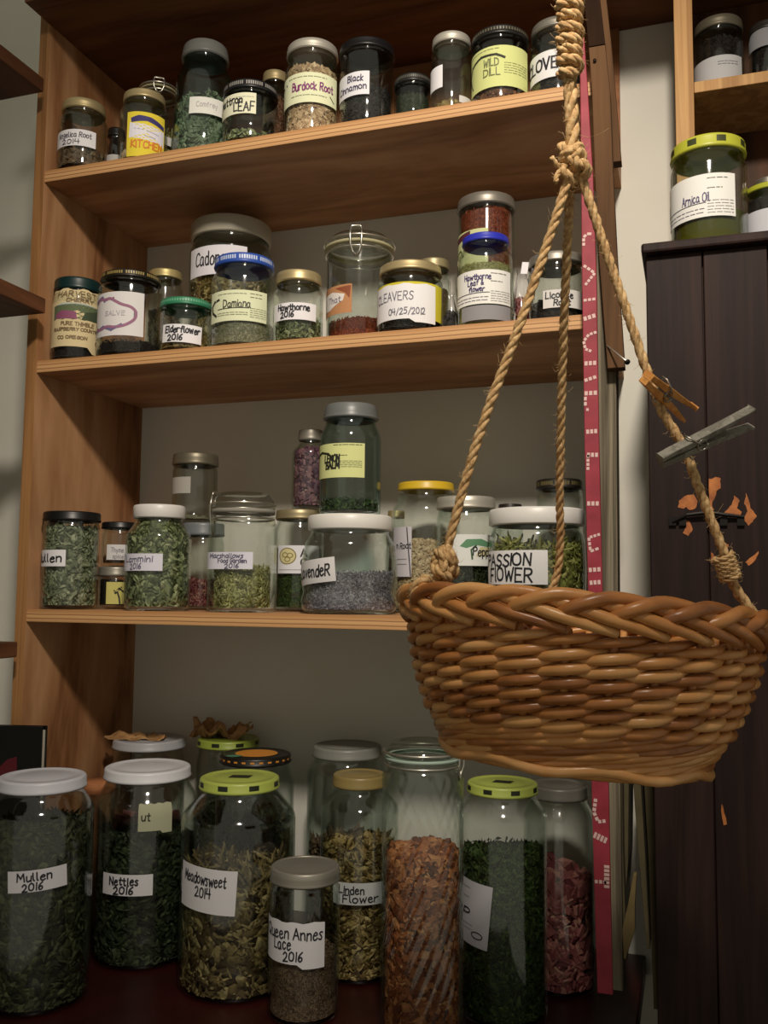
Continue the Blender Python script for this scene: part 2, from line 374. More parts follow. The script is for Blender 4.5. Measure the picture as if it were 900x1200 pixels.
# red lath with pale dashed lettering
LATH_Y = -0.034
lath = px_board('painted_lath', [(679, 684, 38), (680, 689, 110), (681, 695, 210), (682, 699, 330), (685, 702, 520), (689, 706, 690), (693, 713, 915), (697, 716, 1070), (700, 718, 1165)], LATH_Y, 0.008,
                noisy('red_paint', [(0.3, '86202f'), (0.7, '9e2f40')], 40, 0.6, 0.1), 'thin red painted lath with white dashed lettering', 'lath')
lc = np.array(lath.location)
def lath_mark(px0, py0, px1, py1, w=2.6):
    a = atY(px0, py0, LATH_Y-.0006); b = atY(px1, py1, LATH_Y-.0006); return a, b, w*mpp(a)
M_let = plain('d9b9b4', .7)
def dash(pts, w=3.2, dashed=True):
    mk = MB()
    for (x0, y0), (x1, y1) in zip(pts, pts[1:]):
        k = max(1, int(math.hypot(x1-x0, y1-y0)/4.2)) if dashed else 1
        for i in range(k):
            t0 = i/k; t1 = (i+(.72 if dashed else 1))/k
            a = atY(x0+(x1-x0)*t0, y0+(y1-y0)*t0, LATH_Y-.0005); b = atY(x0+(x1-x0)*t1, y0+(y1-y0)*t1, LATH_Y-.0005)
            d = (b-a)[[0, 2]]; d /= np.linalg.norm(d)+1e-9; n = np.array([-d[1], 0, d[0]])*w*.5*mpp(a)
            mk.add([a-n-lc, b-n-lc, b+n-lc, a+n-lc], [(0, 1, 2, 3)])
    mk.build('dashed_letter', M_let, lath, False)
dash([(684, 288), (684, 278), (688, 274), (695, 274)]); dash([(684, 311), (697, 320)]); dash([(697, 320), (685, 335)])
dash([(684, 352), (699, 350)]); dash([(684, 374), (699, 369)], 5)
dash([(699, 389), (690, 392), (684, 400), (686, 409), (694, 412)]); dash([(685, 426), (700, 425)], 5); dash([(685, 446), (700, 441)], 4); dash([(685, 461), (701, 460)], 5)
dash([(686, 465), (686, 477)]); dash([(687, 480), (691, 480)]); dash([(687, 506), (701, 505)], 5); dash([(688, 533), (702, 533)], 5); dash([(689, 533), (689, 552)])
dash([(688, 590), (703, 590)], 5); dash([(703, 626), (690, 630), (692, 646), (703, 642)]); dash([(690, 668), (705, 667)], 5); dash([(691, 683), (705, 682)], 5)
dash([(698, 936), (696, 952), (701, 963), (711, 962)], 4); dash([(696, 978), (712, 986)], 7); dash([(697, 1033), (712, 1034)], 4); dash([(711, 1014), (711, 1042)], 6)
# nail in the post
a = atY(711.5, 405, -.0212); b = atD(735, 424, depth(a)-.04)
nl = empty('nail', a, 'long pale nail with dark head sticking out beside the grey post', 'nail'); m = MB()
m.tube([(0, 0, 0), tuple((b-a)*.5), tuple(b-a)], .0011, 8); m.build('shank', plain('d8d2c6', .3, .8), nl)
m = MB(); dd = (b-a)/np.linalg.norm(b-a); m.tube([tuple(b-a), tuple(b-a+dd*.0015)], .0034, 12); m.build('nail_head', plain('2b2724', .4, .7), nl)

# ------------------------------------------------------------------ side shelves at the left
M_darkwood = wood('dark_shelf', [(0.2, '3d2518'), (0.8, '6a432b')], grain=(4, .5, 4))
for (cx, cy, th, lab) in [((52), 92, 17, 'dark wooden side shelf board highest at the left edge'), (54, 350, 18, 'dark wooden side shelf board in the middle at the left edge'), (21, 752, 18, 'dark wooden side shelf board lowest at the left edge')]:
    Y = -0.03; p = atY(cx, cy, Y); t = th*mpp(p)
    ctr = ctrbox('side_shelf_board', (-0.545, -1.05, p[2]-t), (p[0], Y, p[2]), M_darkwood, None, 0.002); tag(ctr, lab, 'shelf')

# ------------------------------------------------------------------ jars
SHZ = {1: Z1, 2: Z2, 3: Z3, 4: ZB}
GRP = {1: 'herb jars on the top shelf', 2: 'herb jars on the second shelf', 3: 'herb jars on the third shelf', 4: 'big herb jars at the bottom', 5: 'jars by the dark cabinet'}
M_CLEAR = glass(); M_BLUE = glass((0.88, 0.94, 0.935), 'blue_green'); M_SMOKE = glass((0.90, 0.915, 0.90), 'greyish')
def chips(kind, n, size, rin, h, body_top, seed, rlim=None):
    """loose pieces lying against the glass and on the top: returns V, F (numpy)"""
    g = np.random.default_rng(seed)
    if kind == 'leaf':
        bv = np.array([(-.5, -.28, 0), (.5, -.2, .05), (-.5, .28, .06), (.5, .2, -.04), (-1, 0, -.1), (1, 0, .12), (0, -.36, .16), (0, .36, -.1), (0, 0, -.12)]); bf = [(4, 0, 8), (4, 8, 2), (0, 6, 8), (6, 1, 8), (1, 5, 8), (5, 3, 8), (3, 7, 8), (7, 2, 8)]
    elif kind == 'needle':
        bv = np.array([(-1, -.09, -.05), (-1, .09, -.05), (-1, 0, .1), (1, -.09, -.05), (1, .09, -.05), (1, 0, .1)]); bf = [(0, 1, 4, 3), (1, 2, 5, 4), (2, 0, 3, 5), (0, 2, 1), (3, 4, 5)]
    elif kind == 'chunk':
        bv = np.array([(-.8, -.5, -.4), (.7, -.6, -.3), (.9, .5, -.4), (-.6, .6, -.45), (-.6, -.4, .4), (.6, -.4, .35), (.5, .5, .45), (-.7, .4, .35)]); bf = [(0, 3, 2, 1), (4, 5, 6, 7), (0, 1, 5, 4), (1, 2, 6, 5), (2, 3, 7, 6), (3, 0, 4, 7)]
    else:   # seed / bud
        bv = np.array([(-1, 0, 0), (0, .45, 0), (0, -.2, .4), (0, -.2, -.4), (1, 0, 0)]); bf = [(0, 1, 2), (0, 2, 3), (0, 3, 1), (4, 2, 1), (4, 3, 2), (4, 1, 3)]
    ntop = int(n*.28); V = []; nb = len(bv)
    # random rotations
    q = g.normal(size=(n, 4)); q /= np.linalg.norm(q, axis=1)[:, None]; w, x, y, z = q.T
    Rm = np.stack([1-2*(y*y+z*z), 2*(x*y-z*w), 2*(x*z+y*w), 2*(x*y+z*w), 1-2*(x*x+z*z), 2*(y*z-x*w), 2*(x*z-y*w), 2*(y*z+x*w), 1-2*(x*x+y*y)], 1).reshape(n, 3, 3)
    sc = size*g.uniform(.55, 1.25, n); wob = 1+g.normal(0, .12, (n, nb, 3))
    P = np.einsum('nij,nkj->nki', Rm, bv[None]*wob)*sc[:, None, None]
    a = g.uniform(0, 2*PI, n); zz = g.uniform(.003, h, n)
    rr = rin(zz)-sc*g.uniform(.15, .8, n)
    zt = body_top; rr[:ntop] = rin(np.full(ntop, h))*np.sqrt(g.uniform(0, .92, ntop)); 
    tt = a[:ntop]; zz[:ntop] = zt(rr[:ntop]*np.cos(tt), rr[:ntop]*np.sin(tt))+g.uniform(-.2, .6, ntop)*sc[:ntop]
    Cn = np.stack([rr*np.cos(a), rr*np.sin(a), zz], 1)
    P += Cn[:, None]
    P = P.reshape(-1, 3); P[:, 2] = np.maximum(P[:, 2], .0065)
    rv = np.hypot(P[:, 0], P[:, 1]); lim = rin(P[:, 2])-.0004; s = np.where(rv > lim, lim/np.maximum(rv, 1e-6), 1); P[:, 0] *= s; P[:, 1] *= s
    Fc = [tuple(i*nb+j for j in f) for i in range(n) for f in bf]
    return P, Fc
HERBS = {'sage': ['454a39', '6f755a', '929678', 'bab99c'], 'green': ['3d4430', '626b47', '888f66', 'b5b890'], 'dkgreen': ['161f10', '27371a', '3d5026', '5a6f3a'],
 'tan': ['7c5f45', 'a98a69', 'c9ac88', 'e0c9a6'], 'brown': ['2f2119', '54392a', '7a553f', '93705a'], 'red': ['3f160f', '6d2a1b', '93432b', 'ac6544'],
 'black': ['0e0d0d', '1b1817', '2a2523', '3c3430'], 'lav': ['3f3d45', '6e6a74', '96919a', 'b8b2b4'], 'rose': ['3a1a1c', '6a3034', '8f5552', 'ab8270'],
 'straw': ['5b5a34', '86854f', 'aaa86f', 'c9c491'], 'greygreen': ['4b4c3a', '717057', '8f8d72', 'aeab8e'], 'orange': ['3f1c0f', '733c20', 'a8673c', 'd09a68'],
 'meadow': ['241d12', '4a3d25', '75663f', 'a3946a'], 'ochre': ['3e3119', '6c5830', '94804f', 'bfab7a'], 'dried': ['33271d', '574433', '766049', '94806a'], 'purple': ['2e1e27', '54364a', '7e5862', 'a88582'], 'beige': ['8a7355', 'b09874', 'cdb792', 'e2d2b0'],
 'olive': ['14170e', '262a19', '3b3f29', '55573c'], 'nettle': ['10130d', '1f2617', '313a25', '4a5238'], 'sprig': ['40411f', '6b6d36', '8f8f4c', 'c0bb7a']}  # olive, nettle: darkened so the bottom herbs carry shade in their colour
JARS = []
def J(name, shelf, cx, w, top, Y, lid, text, content=None, labels=(), neck=.86, sh=12, gap=3, baseZ=None, taper=0.0, bulge=0.0, sup=2.0, gl=None, group=None, ribs=False, baser=.006, cat='jar'):
    """cx, w, top: pixel centre, body width and lid top in the photograph; Y: depth of the axis; the rest in pixels at that depth"""
    z0 = SHZ[shelf] if baseZ is None else baseZ
    p = atY(cx, top+60, Y)
    for _ in range(3):
        py = 600-FPX*float((np.array([p[0], Y, z0])+np.array([0, 0, .05])-CAM) @ UP)/depth((p[0], Y, z0+.05)); p = atY(cx, (py+top)/2, Y)
    X = p[0]; k = mpp((X, Y, z0)); R = w/2*k
    Yt = Y-R*neck if z0 > -0.2 and top < 690 else Y+R*neck
    H = atY(cx, top, Yt)[2]-z0
    ltype, lcol, lh = lid[:3]; lh = lh*k; sh = sh*k; gap = gap*k; rn = R*neck
    root = empty(name, (X, Y, z0), text, cat, group or GRP[shelf])
    zlid = H-lh; zs1 = zlid-gap; zs0 = max(zs1-sh, .02)
    prof = [(0.0004, .0022), (R*.55, .0018), (R*.8, 0.0), (R-baser*.55, .0012), (R-baser*.12, baser*.5), (R, baser*1.3)]
    NB = 70 if ribs else 6
    for i in range(1, NB+1):
        t = i/NB; r = R*(1-taper*t)*(1+0*t)
        if bulge: r = R*(1-bulge*(2*t-1)**2*(.6 if t > .5 else 1.0))
        prof.append((r, baser*1.3+(zs0-baser*1.3)*t))
    re = prof[-1][0]; rn = min(rn, re) if not taper else rn
    for i in range(1, 9):
        t = i/8; prof.append((rn+(re-rn)*(.5+.5*math.cos(PI*t))**.8, zs0+(zs1-zs0)*t))
    top_in = H-.002 if ltype != 'bail' else zlid
    prof += [(rn, zs1+gap*.3), (rn*1.02, zs1+gap*.5), (rn, zs1+gap*.7), (rn*.985, zlid), (rn*.985, top_in)]
    outer = np.array(prof); wall = .0024
    inner = [(max(r-wall, .0004), z) for r, z in prof[::-1] if z > .009]; inner += [(R*.8, .0066), (R*.4, .0062), (.0004, .0062)]
    m = MB(); 
    fn = None
    if ribs:
        def fn(x, y, z, a):
            q = 1+.04*abs(math.sin(11*(a-z*9)))*(1 if baser < z < zs0 else 0)
            return x*q, y*q, z
    m.lathe(list(prof)+inner, 176 if ribs else 48, sup=sup, fn=fn)
    m.build('glass_body', gl or M_CLEAR, root)
    cp = CAM-np.array([X, Y, z0]); az = math.atan2(cp[1], cp[0])
    make_lid(root, ltype, lcol, lid[3:], rn, zlid, lh, az)
    oz, orr = outer[3:, 1], outer[3:, 0]
    rin = lambda z: np.interp(z, oz, orr)-wall-.0008
    if sup != 2.0:
        rin0 = rin
        rin = lambda z: rin0(z)
    rout = lambda z: float(np.interp(z, oz, orr))
    if content:
        ckind, ccol, ctop, csize, ctext = content[:5]
        h = atY(cx, ctop, Y-R)[2]-z0; h = min(max(h, .012), zs1)
        sd = abs(hash((int(cx), int(top)))) % 100000
        make_content(root, ckind, ccol, h, csize*k, rin, R, ctext, sd, (X, Y, z0))
    for lb in labels: make_label(root, (X, Y, z0), az, rout, R, cx, w, sup=sup, **lb)
    JARS.append((root, X, Y, z0, R, H))
    return z0+H
def make_content(root, kind, col, h, size, rin, R, text, sd, loc):
    g = np.random.default_rng(sd)
    ph = g.uniform(0, 6.3, 6); amp = {'liquid': 0, 'fine': .05, 'seed': .07}.get(kind, .10)*R
    tops = lambda x, y: h-amp+amp*(.6*np.sin(x/R*2.3+ph[0])+.5*np.cos(y/R*2.9+ph[1])+.3*np.sin(5*(x+y)/R+ph[2]))
    V = []; Fc = []; n = 40; nz = 10; rt = [1, .8, .55, .3, .05]
    inset = {'liquid': 0.0, 'fine': .0006, 'seed': .0012, 'leaf': .0036}.get(kind, .0028)
    rows = [(i/nz) for i in range(nz+1)]
    V.append((0, 0, .0068))
    for t in rows:
        for k in range(n):
            a = 2*PI*k/n; z = .0068+(h-.0068)*t
            r = float(rin(z))-inset; x, y = r*math.cos(a), r*math.sin(a)
            zz = .0068+(float(tops(x, y))-.0068)*t
            r = float(rin(zz))-inset
            V.append((r*math.cos(a), r*math.sin(a), zz))
    for f in rt[1:]:
        for k in range(n):
            a = 2*PI*k/n; r = (float(rin(h))-inset)*f; x, y = r*math.cos(a), r*math.sin(a); V.append((x, y, float(tops(x, y))))
    nr = nz+len(rt)
    for i in range(nr-1):
        for k in range(n): l = (k+1) % n; Fc.append((1+i*n+k, 1+i*n+l, 1+(i+1)*n+l, 1+(i+1)*n+k))
    for k in range(n): Fc.append((0, 1+(k+1) % n, 1+k))
    Fc.append(tuple(1+(nr-1)*n+k for k in range(n)))
    if kind == 'liquid':
        o = mesh('herb_oil', V, Fc, plain(col, .06, 0, .5)); nm = 'oil'
    else:
        cnt = {'leaf': 900, 'needle': 1100, 'chunk': 1100, 'seed': 2600, 'fine': 3000}[kind]
        area = 2*PI*R*h+PI*R*R; cover = {'leaf': 2.6, 'needle': 1.9, 'chunk': 1.6, 'seed': 1.3, 'fine': .5}[kind]; each = size*size*{'leaf': .9, 'needle': .30, 'chunk': 1.0, 'seed': .5, 'fine': .5}[kind]
        cnt = int(np.clip(area*cover/each, 250, 5200))
        P, F2 = chips({'fine': 'seed'}.get(kind, kind), cnt, size, rin, h, tops, sd+5)
        b = len(V); V = V+[tuple(p) for p in P]; Fc = Fc+[tuple(i+b for i in f) for f in F2]
        nbody = len(Fc)-len(F2); o = mesh('dried_herb', V, Fc, bed(HERBS[col], 1.5/max(size, .002)), None, False); nm = 'herb'
        o.data.materials.append(herb(HERBS[col])); o.data.polygons.foreach_set('material_index', [0]*nbody+[1]*len(F2))
    o.location = loc
    tag(o, text, 'dried herb' if nm == 'herb' else 'oil', None, 'stuff')
def make_lid(root, t, col, ex, rn, z, h, az):
    m = MB(); r = rn*1.06; metal = col in ('c9c4b8', 'b9a77c', 'bfae78', '9a958a', 'a89b78', '8f8a80', '77705f', 'c2b489')
    mat = plain(col, .42, .55) if metal else plain(col, .38)
    if t == 'band':      # screw band with a flat disc
        m.lathe([(r*.97, z-.001), (r*1.005, z+h*.02), (r*1.03, z+h*.08), (r*1.0, z+h*.16), (r*1.02, z+h*.28), (r*.995, z+h*.40), (r*1.015, z+h*.52), (r*.99, z+h*.66), (r*.99, z+h*.88), (r*.96, z+h*.97), (r*.90, z+h), (r*.86, z+h*.98), (r*.855, z+h*.9)])
        o = m.build('screw_band', mat, root)
        d = MB(); d.lathe([(r*.93, z+h*.88), (r*.86, z+h*.93), (r*.80, z+h*.955), (r*.76, z+h*.92), (r*.72, z+h*.955), (.0004, z+h*.955)]); d.build('lid_disc', mat, root)
    elif t in ('lug', 'print'):     # twist lid
        m.lathe([(r*.95, z-.0012), (r*1.0, z-.001), (r*1.025, z+h*.1), (r*1.0, z+h*.22), (r*1.0, z+h*.78), (r*.985, z+h*.92), (r*.95, z+h), (r*.88, z+h), (r*.86, z+h*.94), (r*.62, z+h*.94), (r*.60, z+h*.97), (.0004, z+h*.97)])
        o = m.build('twist_lid', mat, root)
        if ex: lid_print(o, r, z, h, az, *ex)
    elif t == 'plastic':
        n = 72; prof = [(r*.97, z-.001), (r*1.02, z), (r*1.03, z+h*.05), (r*1.03, z+h*.86), (r*1.0, z+h*.97), (r*.95, z+h), (r*.88, z+h*.985), (.0004, z+h*.985)]
        def fn(x, y, zz, a):
            q = 1+(.012 if int(round(a/(2*PI)*n)) % 2 else 0)*(1 if z+h*.04 < zz < z+h*.9 else 0)*(0 if 'smooth' in ex else 1)
            return x*q, y*q, zz
        m.lathe(prof, n, fn=fn); m.build('plastic_lid', mat, root)
    elif t == 'zinc':
        m.lathe([(r*.96, z-.001), (r*1.04, z+h*.02), (r*1.05, z+h*.12), (r*1.0, z+h*.2), (r*1.03, z+h*.34), (r*.99, z+h*.45), (r*1.01, z+h*.6), (r*.97, z+h*.7), (r*.97, z+h*.9), (r*.92, z+h), (r*.5, z+h), (.0004, z+h*1.0)]); m.build('zinc_cap', mat, root)
    elif t == 'bail':    # glass lid, gasket, wire clamp
        m.lathe([(.0004, z+h*.15), (r*.9, z+h*.2), (r*1.03, z+h*.3), (r*1.05, z+h*.45), (r*1.02, z+h*.62), (r*.97, z+h*.75), (r*.92, z+h*.82), (r*.85, z+h*.98), (r*.8, z+h), (r*.72, z+h*.92), (.0004, z+h*.9)]); m.build('glass_lid', M_SMOKE, root)
        g = MB(); g.lathe([(r*.9, z+h*.10), (r*1.04, z+h*.10), (r*1.05, z+h*.2), (r*1.04, z+h*.28), (r*.9, z+h*.28)]); g.build('rubber_gasket', plain(ex[0] if ex else 'a9a27e', .6), root)
        w = MB(); rr = .0016
        ring = lambda q, zz: [(q*math.cos(a), q*math.sin(a), zz) for a in np.linspace(0, 2*PI, 48, endpoint=False)]
        w.tube(ring(r*1.0, z-.004), rr, 6, True); w.tube(ring(r*1.06, z+h*.52), rr, 6, True)
        sa = az+(ex[1] if len(ex) > 1 else 0)
        e = np.array([math.cos(sa), math.sin(sa), 0]); s = np.array([-math.sin(sa), math.cos(sa), 0])
        for sg in (-1, 1):
            w.tube([e*r*1.05+s*sg*.008+(0, 0, z+h*.9), e*r*1.1+s*sg*.0085+(0, 0, z+h*.5), e*r*1.09+s*sg*.008+(0, 0, z-h*.15), e*r*1.03+s*sg*.005+(0, 0, z-h*.6), e*r*1.03+(0, 0, z-h*.85)], rr, 6)
        w.tube([e*r*1.05-s*.008+(0, 0, z+h*.9), e*r*1.03-s*.006+(0, 0, z+h*1.08), e*r*1.03+s*.006+(0, 0, z+h*1.08), e*r*1.05+s*.008+(0, 0, z+h*.9)], rr, 6)
        w.build('wire_clamp', plain('c9c4b8', .3, .9), root)
    elif t == 'cork':
        m.lathe([(r*.9, z-.002), (r*1.0, z), (r*1.0, z+h*.9), (r*.97, z+h), (.0004, z+h)]); m.build('wooden_lid', wood('lid_wood', [(.2, '9a5f3c'), (.8, 'bf8157')]), root)
def lid_print(lid, r, z, h, az, style, ink):
    m = MB(); q = r*1.004
    def patch(a0, a1, z0, z1, rr=q):
        n = 5; V = []
        for i in range(n+1):
            a = a0+(a1-a0)*i/n; V += [(rr*math.cos(a), rr*math.sin(a), z0), (rr*math.cos(a), rr*math.sin(a), z1)]
        m.add(V, [(2*i, 2*i+2, 2*i+3, 2*i+1) for i in range(n)])
    if style == 'logos':          # small dark boxes round the rim and one on top
        for k in range(8):
            a = az-.42+k*PI/4; patch(a-.13, a+.13, z+h*.28, z+h*.76); m.build('lid_logo', plain(ink, .4), lid, False); m.V, m.F = [], []
        c, s = math.cos(az), math.sin(az); T = lambda u, v: (-u*s-v*c, u*c-v*s, z+h*.97+.0004)
        m.add([T(-.30*r, -.13*r), T(.22*r, -.24*r), T(.34*r, .10*r), T(-.18*r, .20*r)], [(0, 1, 2, 3)])
    elif style == 'bands':         # lettering strip on the rim
        for k in range(40):
            a = az-1.6+k*.08; 
            if k % 9 != 8: patch(a-.025, a+.025, z+h*.3, z+h*.72)
    elif style == 'ring':
        for k in range(60):
            a = k*2*PI/60; patch(a-.03, a+.03, z+h*.35, z+h*.7)
    elif style == 'fruit':         # orange picture on the top of a black lid
        c, s = math.cos(az), math.sin(az); T = lambda u, v: (-u*s-v*c, u*c-v*s, z+h*.97+.0004)
        V = [T(.60*r*math.cos(t)+.02*r, .60*r*math.sin(t)) for t in np.linspace(0, 2*PI, 28, endpoint=False)]; m.add(V, [tuple(range(28))])
        g = MB(); V = [T(-.6*r+.22*r*math.cos(t), -.45*r+.16*r*math.sin(t)) for t in np.linspace(0, 2*PI, 16, endpoint=False)]; g.add([(x, y, zz+.0006) for x, y, zz in V], [tuple(range(16))]); g.build('leaf_print', plain('4d8a6a', .4), lid, False)
        for k in range(26):
            a = k*2*PI/26; patch(a-.05, a+.06, z+h*.4, z+h*.62)
    m.build('lid_print', plain(ink, .4), lid, False)
def make_label(root, loc, az, rout, R, cx, w, box=None, col='e9e6ea', lines=(), ink=INK, iw=1.5, marks=(), fills=(), tilt=0.0, sup=2.0, name='paper_label', text=None, lift=.0006, torn=False):
    """box: x0, x1, y0, y1 of the label in the photograph"""
    X, Y, z0 = loc; x0, x1, y0, y1 = box; rp = w/2
    def ang(x):
        s = (x-cx)/rp
        return math.asin(s) if abs(s) <= 1 else math.copysign(PI/2+(abs(s)-1)*.9, s)
    a0, a1 = ang(x0), ang(x1); am = (a0+a1)/2
    Yf = Y-R*math.cos(am)
    xm = (x0+x1)/2; zt = atY(xm, y0, Yf)[2]-z0; zb = atY(xm, y1, Yf)[2]-z0
    W = (a1-a0)*R; Hh = zt-zb; ct, st = math.cos(tilt), math.sin(tilt)
    def pos(u, v, d):
        uu = (u-.5)*W; vv = (v-.5)*Hh; uu, vv = uu*ct-vv*st, uu*st+vv*ct
        z = (zt+zb)/2+vv; a = az+am+uu/R; q = 1.0
        if sup != 2.0: q = (abs(math.cos(a))**sup+abs(math.sin(a))**sup)**(-1/sup)
        r = rout(z)*q+d; return (r*math.cos(a), r*math.sin(a), z)
    nu, nv = 14, 4; V = []; Fc = []
    for d in (lift, lift-.0003):
        for j in range(nv+1):
            for i in range(nu+1):
                u, v = i/nu, j/nv
                if torn and j == 0 and i > nu*.7: v = -.10
                if torn and j == nv: v = 1+.02*math.sin(i*1.7)
                V.append(pos(u, v, d))
    b = (nu+1)*(nv+1)
    for j in range(nv):
        for i in range(nu):
            q = j*(nu+1)+i; Fc.append((q, q+1, q+nu+2, q+nu+1)); Fc.append((b+q, b+q+nu+1, b+q+nu+2, b+q+1))
    lab = mesh(name, V, Fc, M_paper(col), root)
    if text: lab['label'] = text
    # filled patches, printed marks, handwriting
    for fi, (fcol, poly) in enumerate(fills):
        us = [p[0] for p in poly]; vs = [p[1] for p in poly]; V = []; cxm, cym = sum(us)/len(us), sum(vs)/len(vs)
        n = len(poly); m = MB(); q = 5 if n < 12 else 3
        for i in range(n):
            A, B = poly[i], poly[(i+1) % n]; idx = {}; V2 = []; F2 = []
            for a_ in range(q+1):
                for b_ in range(q+1-a_):
                    c_ = q-a_-b_; idx[a_, b_] = len(V2); V2.append(pos((A[0]*a_+B[0]*b_+cxm*c_)/q, (A[1]*a_+B[1]*b_+cym*c_)/q, lift+.0002+.00004*fi))
            for a_ in range(q):
                for b_ in range(q-a_):
                    F2.append((idx[a_, b_], idx[a_+1, b_], idx[a_, b_+1]))
                    if a_+b_ < q-1: F2.append((idx[a_+1, b_], idx[a_+1, b_+1], idx[a_, b_+1]))
            m.add(V2, F2)
        m.build('print', plain(fcol, .7), lab, False)
    by = {}
    for mcol, pts, mw in marks: by.setdefault(mcol, []).append((pts, mw))
    k = mpp((X, Y, z0))
    for mcol, L_ in by.items():
        m = MB()
        for pts, mw in L_:
            v, f = ribbon([(a*W, b_*Hh) for a, b_ in pts], mw*k); m.add([pos(a/W, b_/Hh, lift+.00035) for a, b_ in v], f)
        if m.V: m.build('printed_lines', plain(mcol, .7), lab, False)
    fu = lambda u: (ang(x0+(x1-x0)*u)-a0)/(a1-a0)
    for ln in lines:
        m = MB(); s, u0, u1, vb, vh = ln[:5]; sk, tw = text_strokes(s); u0, u1 = fu(u0), fu(u1)
        for st_ in sk:
            v, f = ribbon([((u0+(u1-u0)*x/tw)*W, (vb+vh*y/6)*Hh) for x, y in st_], iw*k); m.add([pos(a/W, b_/Hh, lift+.0005) for a, b_ in v], f)
        m.build('handwriting', plain(ink, .6), lab, False)
    return lab
def greek(u0, u1, v0, v1, n, c='6a6a6a', w=.8):
    """rows of small print too fine to read"""
    r = random.Random(int(u0*97+v0*31+n)); out = []
    for i in range(n):
        v = v1-(v1-v0)*(i+.5)/n; u = u0
        while u < u1:
            l = r.uniform(.03, .09); out.append((c, [(u, v), (min(u+l, u1), v)], w)); u += l+.02
    return out
def circ(cx, cy, rx, ry, n=20, a0=0, a1=2*PI): return [(cx+rx*math.cos(t), cy+ry*math.sin(t)) for t in np.linspace(a0, a1, n)]
SILV, GOLD, ZINC, BRASS = 'c9c4b8', 'b9a77c', '8f8a80', 'bfae78'
YG = 'd8dca0'
def pharm(name_lines, ink='3b2b63', col='ecebe6', **kw):
    """printed apothecary style label: writing on the left, small print on the right"""
    return dict(col=col, lines=name_lines, ink=ink, marks=greek(.68, .97, .05, .40, 5, '8a8a86', .7)+greek(.68, .84, .62, .70, 1, '55554f', .8)+greek(.68, .90, .86, .92, 1, '55554f', .8)+greek(.12, .64, .06, .24, 2, '5b4f66', .8)+[('3a3148', [(.06, .31), (.66, .33)], .8)], **kw)

# ---- top shelf
J('mason_jar', 1, 98, 55, 111, .036, ('band', GOLD, 11), 'small jar with gold lid, leftmost on the top shelf', ('chunk', 'dried', 168, 5, 'dark dried root bits in the leftmost jar on the top shelf'),
  [dict(box=(70, 112, 152, 171), lines=[('Angelica Root', .08, .88, .52, .30), ('2014', .16, .58, .12, .26)], iw=.9, ink='4d4a57')], neck=.84, sh=8)
J('spice_jar', 1, 136, 22, 148, .14, ('lug', '141414', 9), 'tiny dark jar with black lid behind the leftmost jars, top shelf', ('fine', 'black', 160, 2, 'dark powder in the tiny black-lidded jar'), [dict(box=(126, 147, 180, 190), col='cfcdc8')])
J('mason_jar', 1, 169, 55, 101, .042, ('lug', GOLD, 9), 'clear jar with yellow and purple printed label, top shelf', ('chunk', 'beige', 170, 3, 'thin pale layer at the bottom of the yellow-labelled jar'),
  [dict(box=(151, 192, 128, 180), col='e7d23c', fills=[('3a3270', [(.1, .86), (.3, .92), (.6, .90), (.97, .80), (.97, .70), (.5, .80), (.12, .76)]), ('e6e3ee', [(.06, .42), (.96, .32), (.97, .68), (.08, .76)])],
        lines=[('KITCHEN', .12, .92, .20, .15)], ink='d9812a', iw=1.6, marks=[('a7a3b8', [(.2, .62), (.42, .60)], .9), ('a7a3b8', [(.5, .58), (.8, .54)], .9), ('a7a3b8', [(.45, .47), (.7, .45)], .9)])], neck=.82, sh=10)
J('mason_jar', 1, 185, 46, 91, .12, ('bail', 'c9c4b8', 9), 'clear clamp-lid jar half hidden behind the yellow-labelled jar', ('needle', 'straw', 150, 9, 'pale dried stalks in the hidden clamp-lid jar'), [dict(box=(190, 206, 156, 166), col='d7d6d2')])
J('glass_bottle', 1, 240, 76, 42, .075, ('zinc', '6f706c', 16), 'tall blue-green bottle-shaped jar with zinc cap, top shelf', ('leaf', 'sage', 104, 8, 'grey-green leaves in the tall blue-green jar'),
  [dict(box=(222, 264, 108, 128), col='e2e2da', lines=[('Comfrey', .2, .8, .4, .3)], iw=.7, ink='b0aeb4')], neck=.66, sh=26, taper=.14, gl=M_BLUE)
J('mason_jar', 1, 294, 64, 90, .043, ('lug', '17171a', 10, 'bands', '8e8a86'), 'wide jar with black lettered lid and LEAF label, top shelf', ('leaf', 'green', 148, 8, 'crumbled leaves low in the jar with the LEAF label'),
  [dict(box=(259, 300, 114, 138), col='e6e5c9', lines=[('nettron', .10, .62, .52, .34), ('LEAF', .40, .94, .14, .42)], iw=1.5, marks=greek(.6, .95, .74, .86, 1, '9a9a8a', .6))], neck=.93, sh=6)
J('mason_jar', 1, 322, 32, 80, .13, ('band', GOLD, 11), 'narrow jar with gold lid behind the LEAF jar', ('fine', 'brown', 110, 3, 'brown powder in the narrow jar behind the LEAF jar'))
J('mason_jar', 1, 366, 64, 42, .050, ('band', SILV, 11), 'tall jar of tan root chips with silver lid, top shelf', ('chunk', 'tan', 72, 4, 'tan chopped burdock root in the silver-lidded jar'),
  [dict(box=(333, 394, 84, 119), col='dfe2bd', lines=[('Burdock Root', .18, .92, .42, .26)], ink='7c2d6c', iw=1.4, marks=greek(.25, .8, .82, .9, 1, '77785e')+greek(.3, .8, .2, .28, 1, '77785e')+[('23231f', [(.05, .35), (.03, .6), (.09, .72), (.2, .74)], 2.2), ('23231f', [(.86, .3), (.93, .14)], 1.2)])], neck=.88, sh=9)
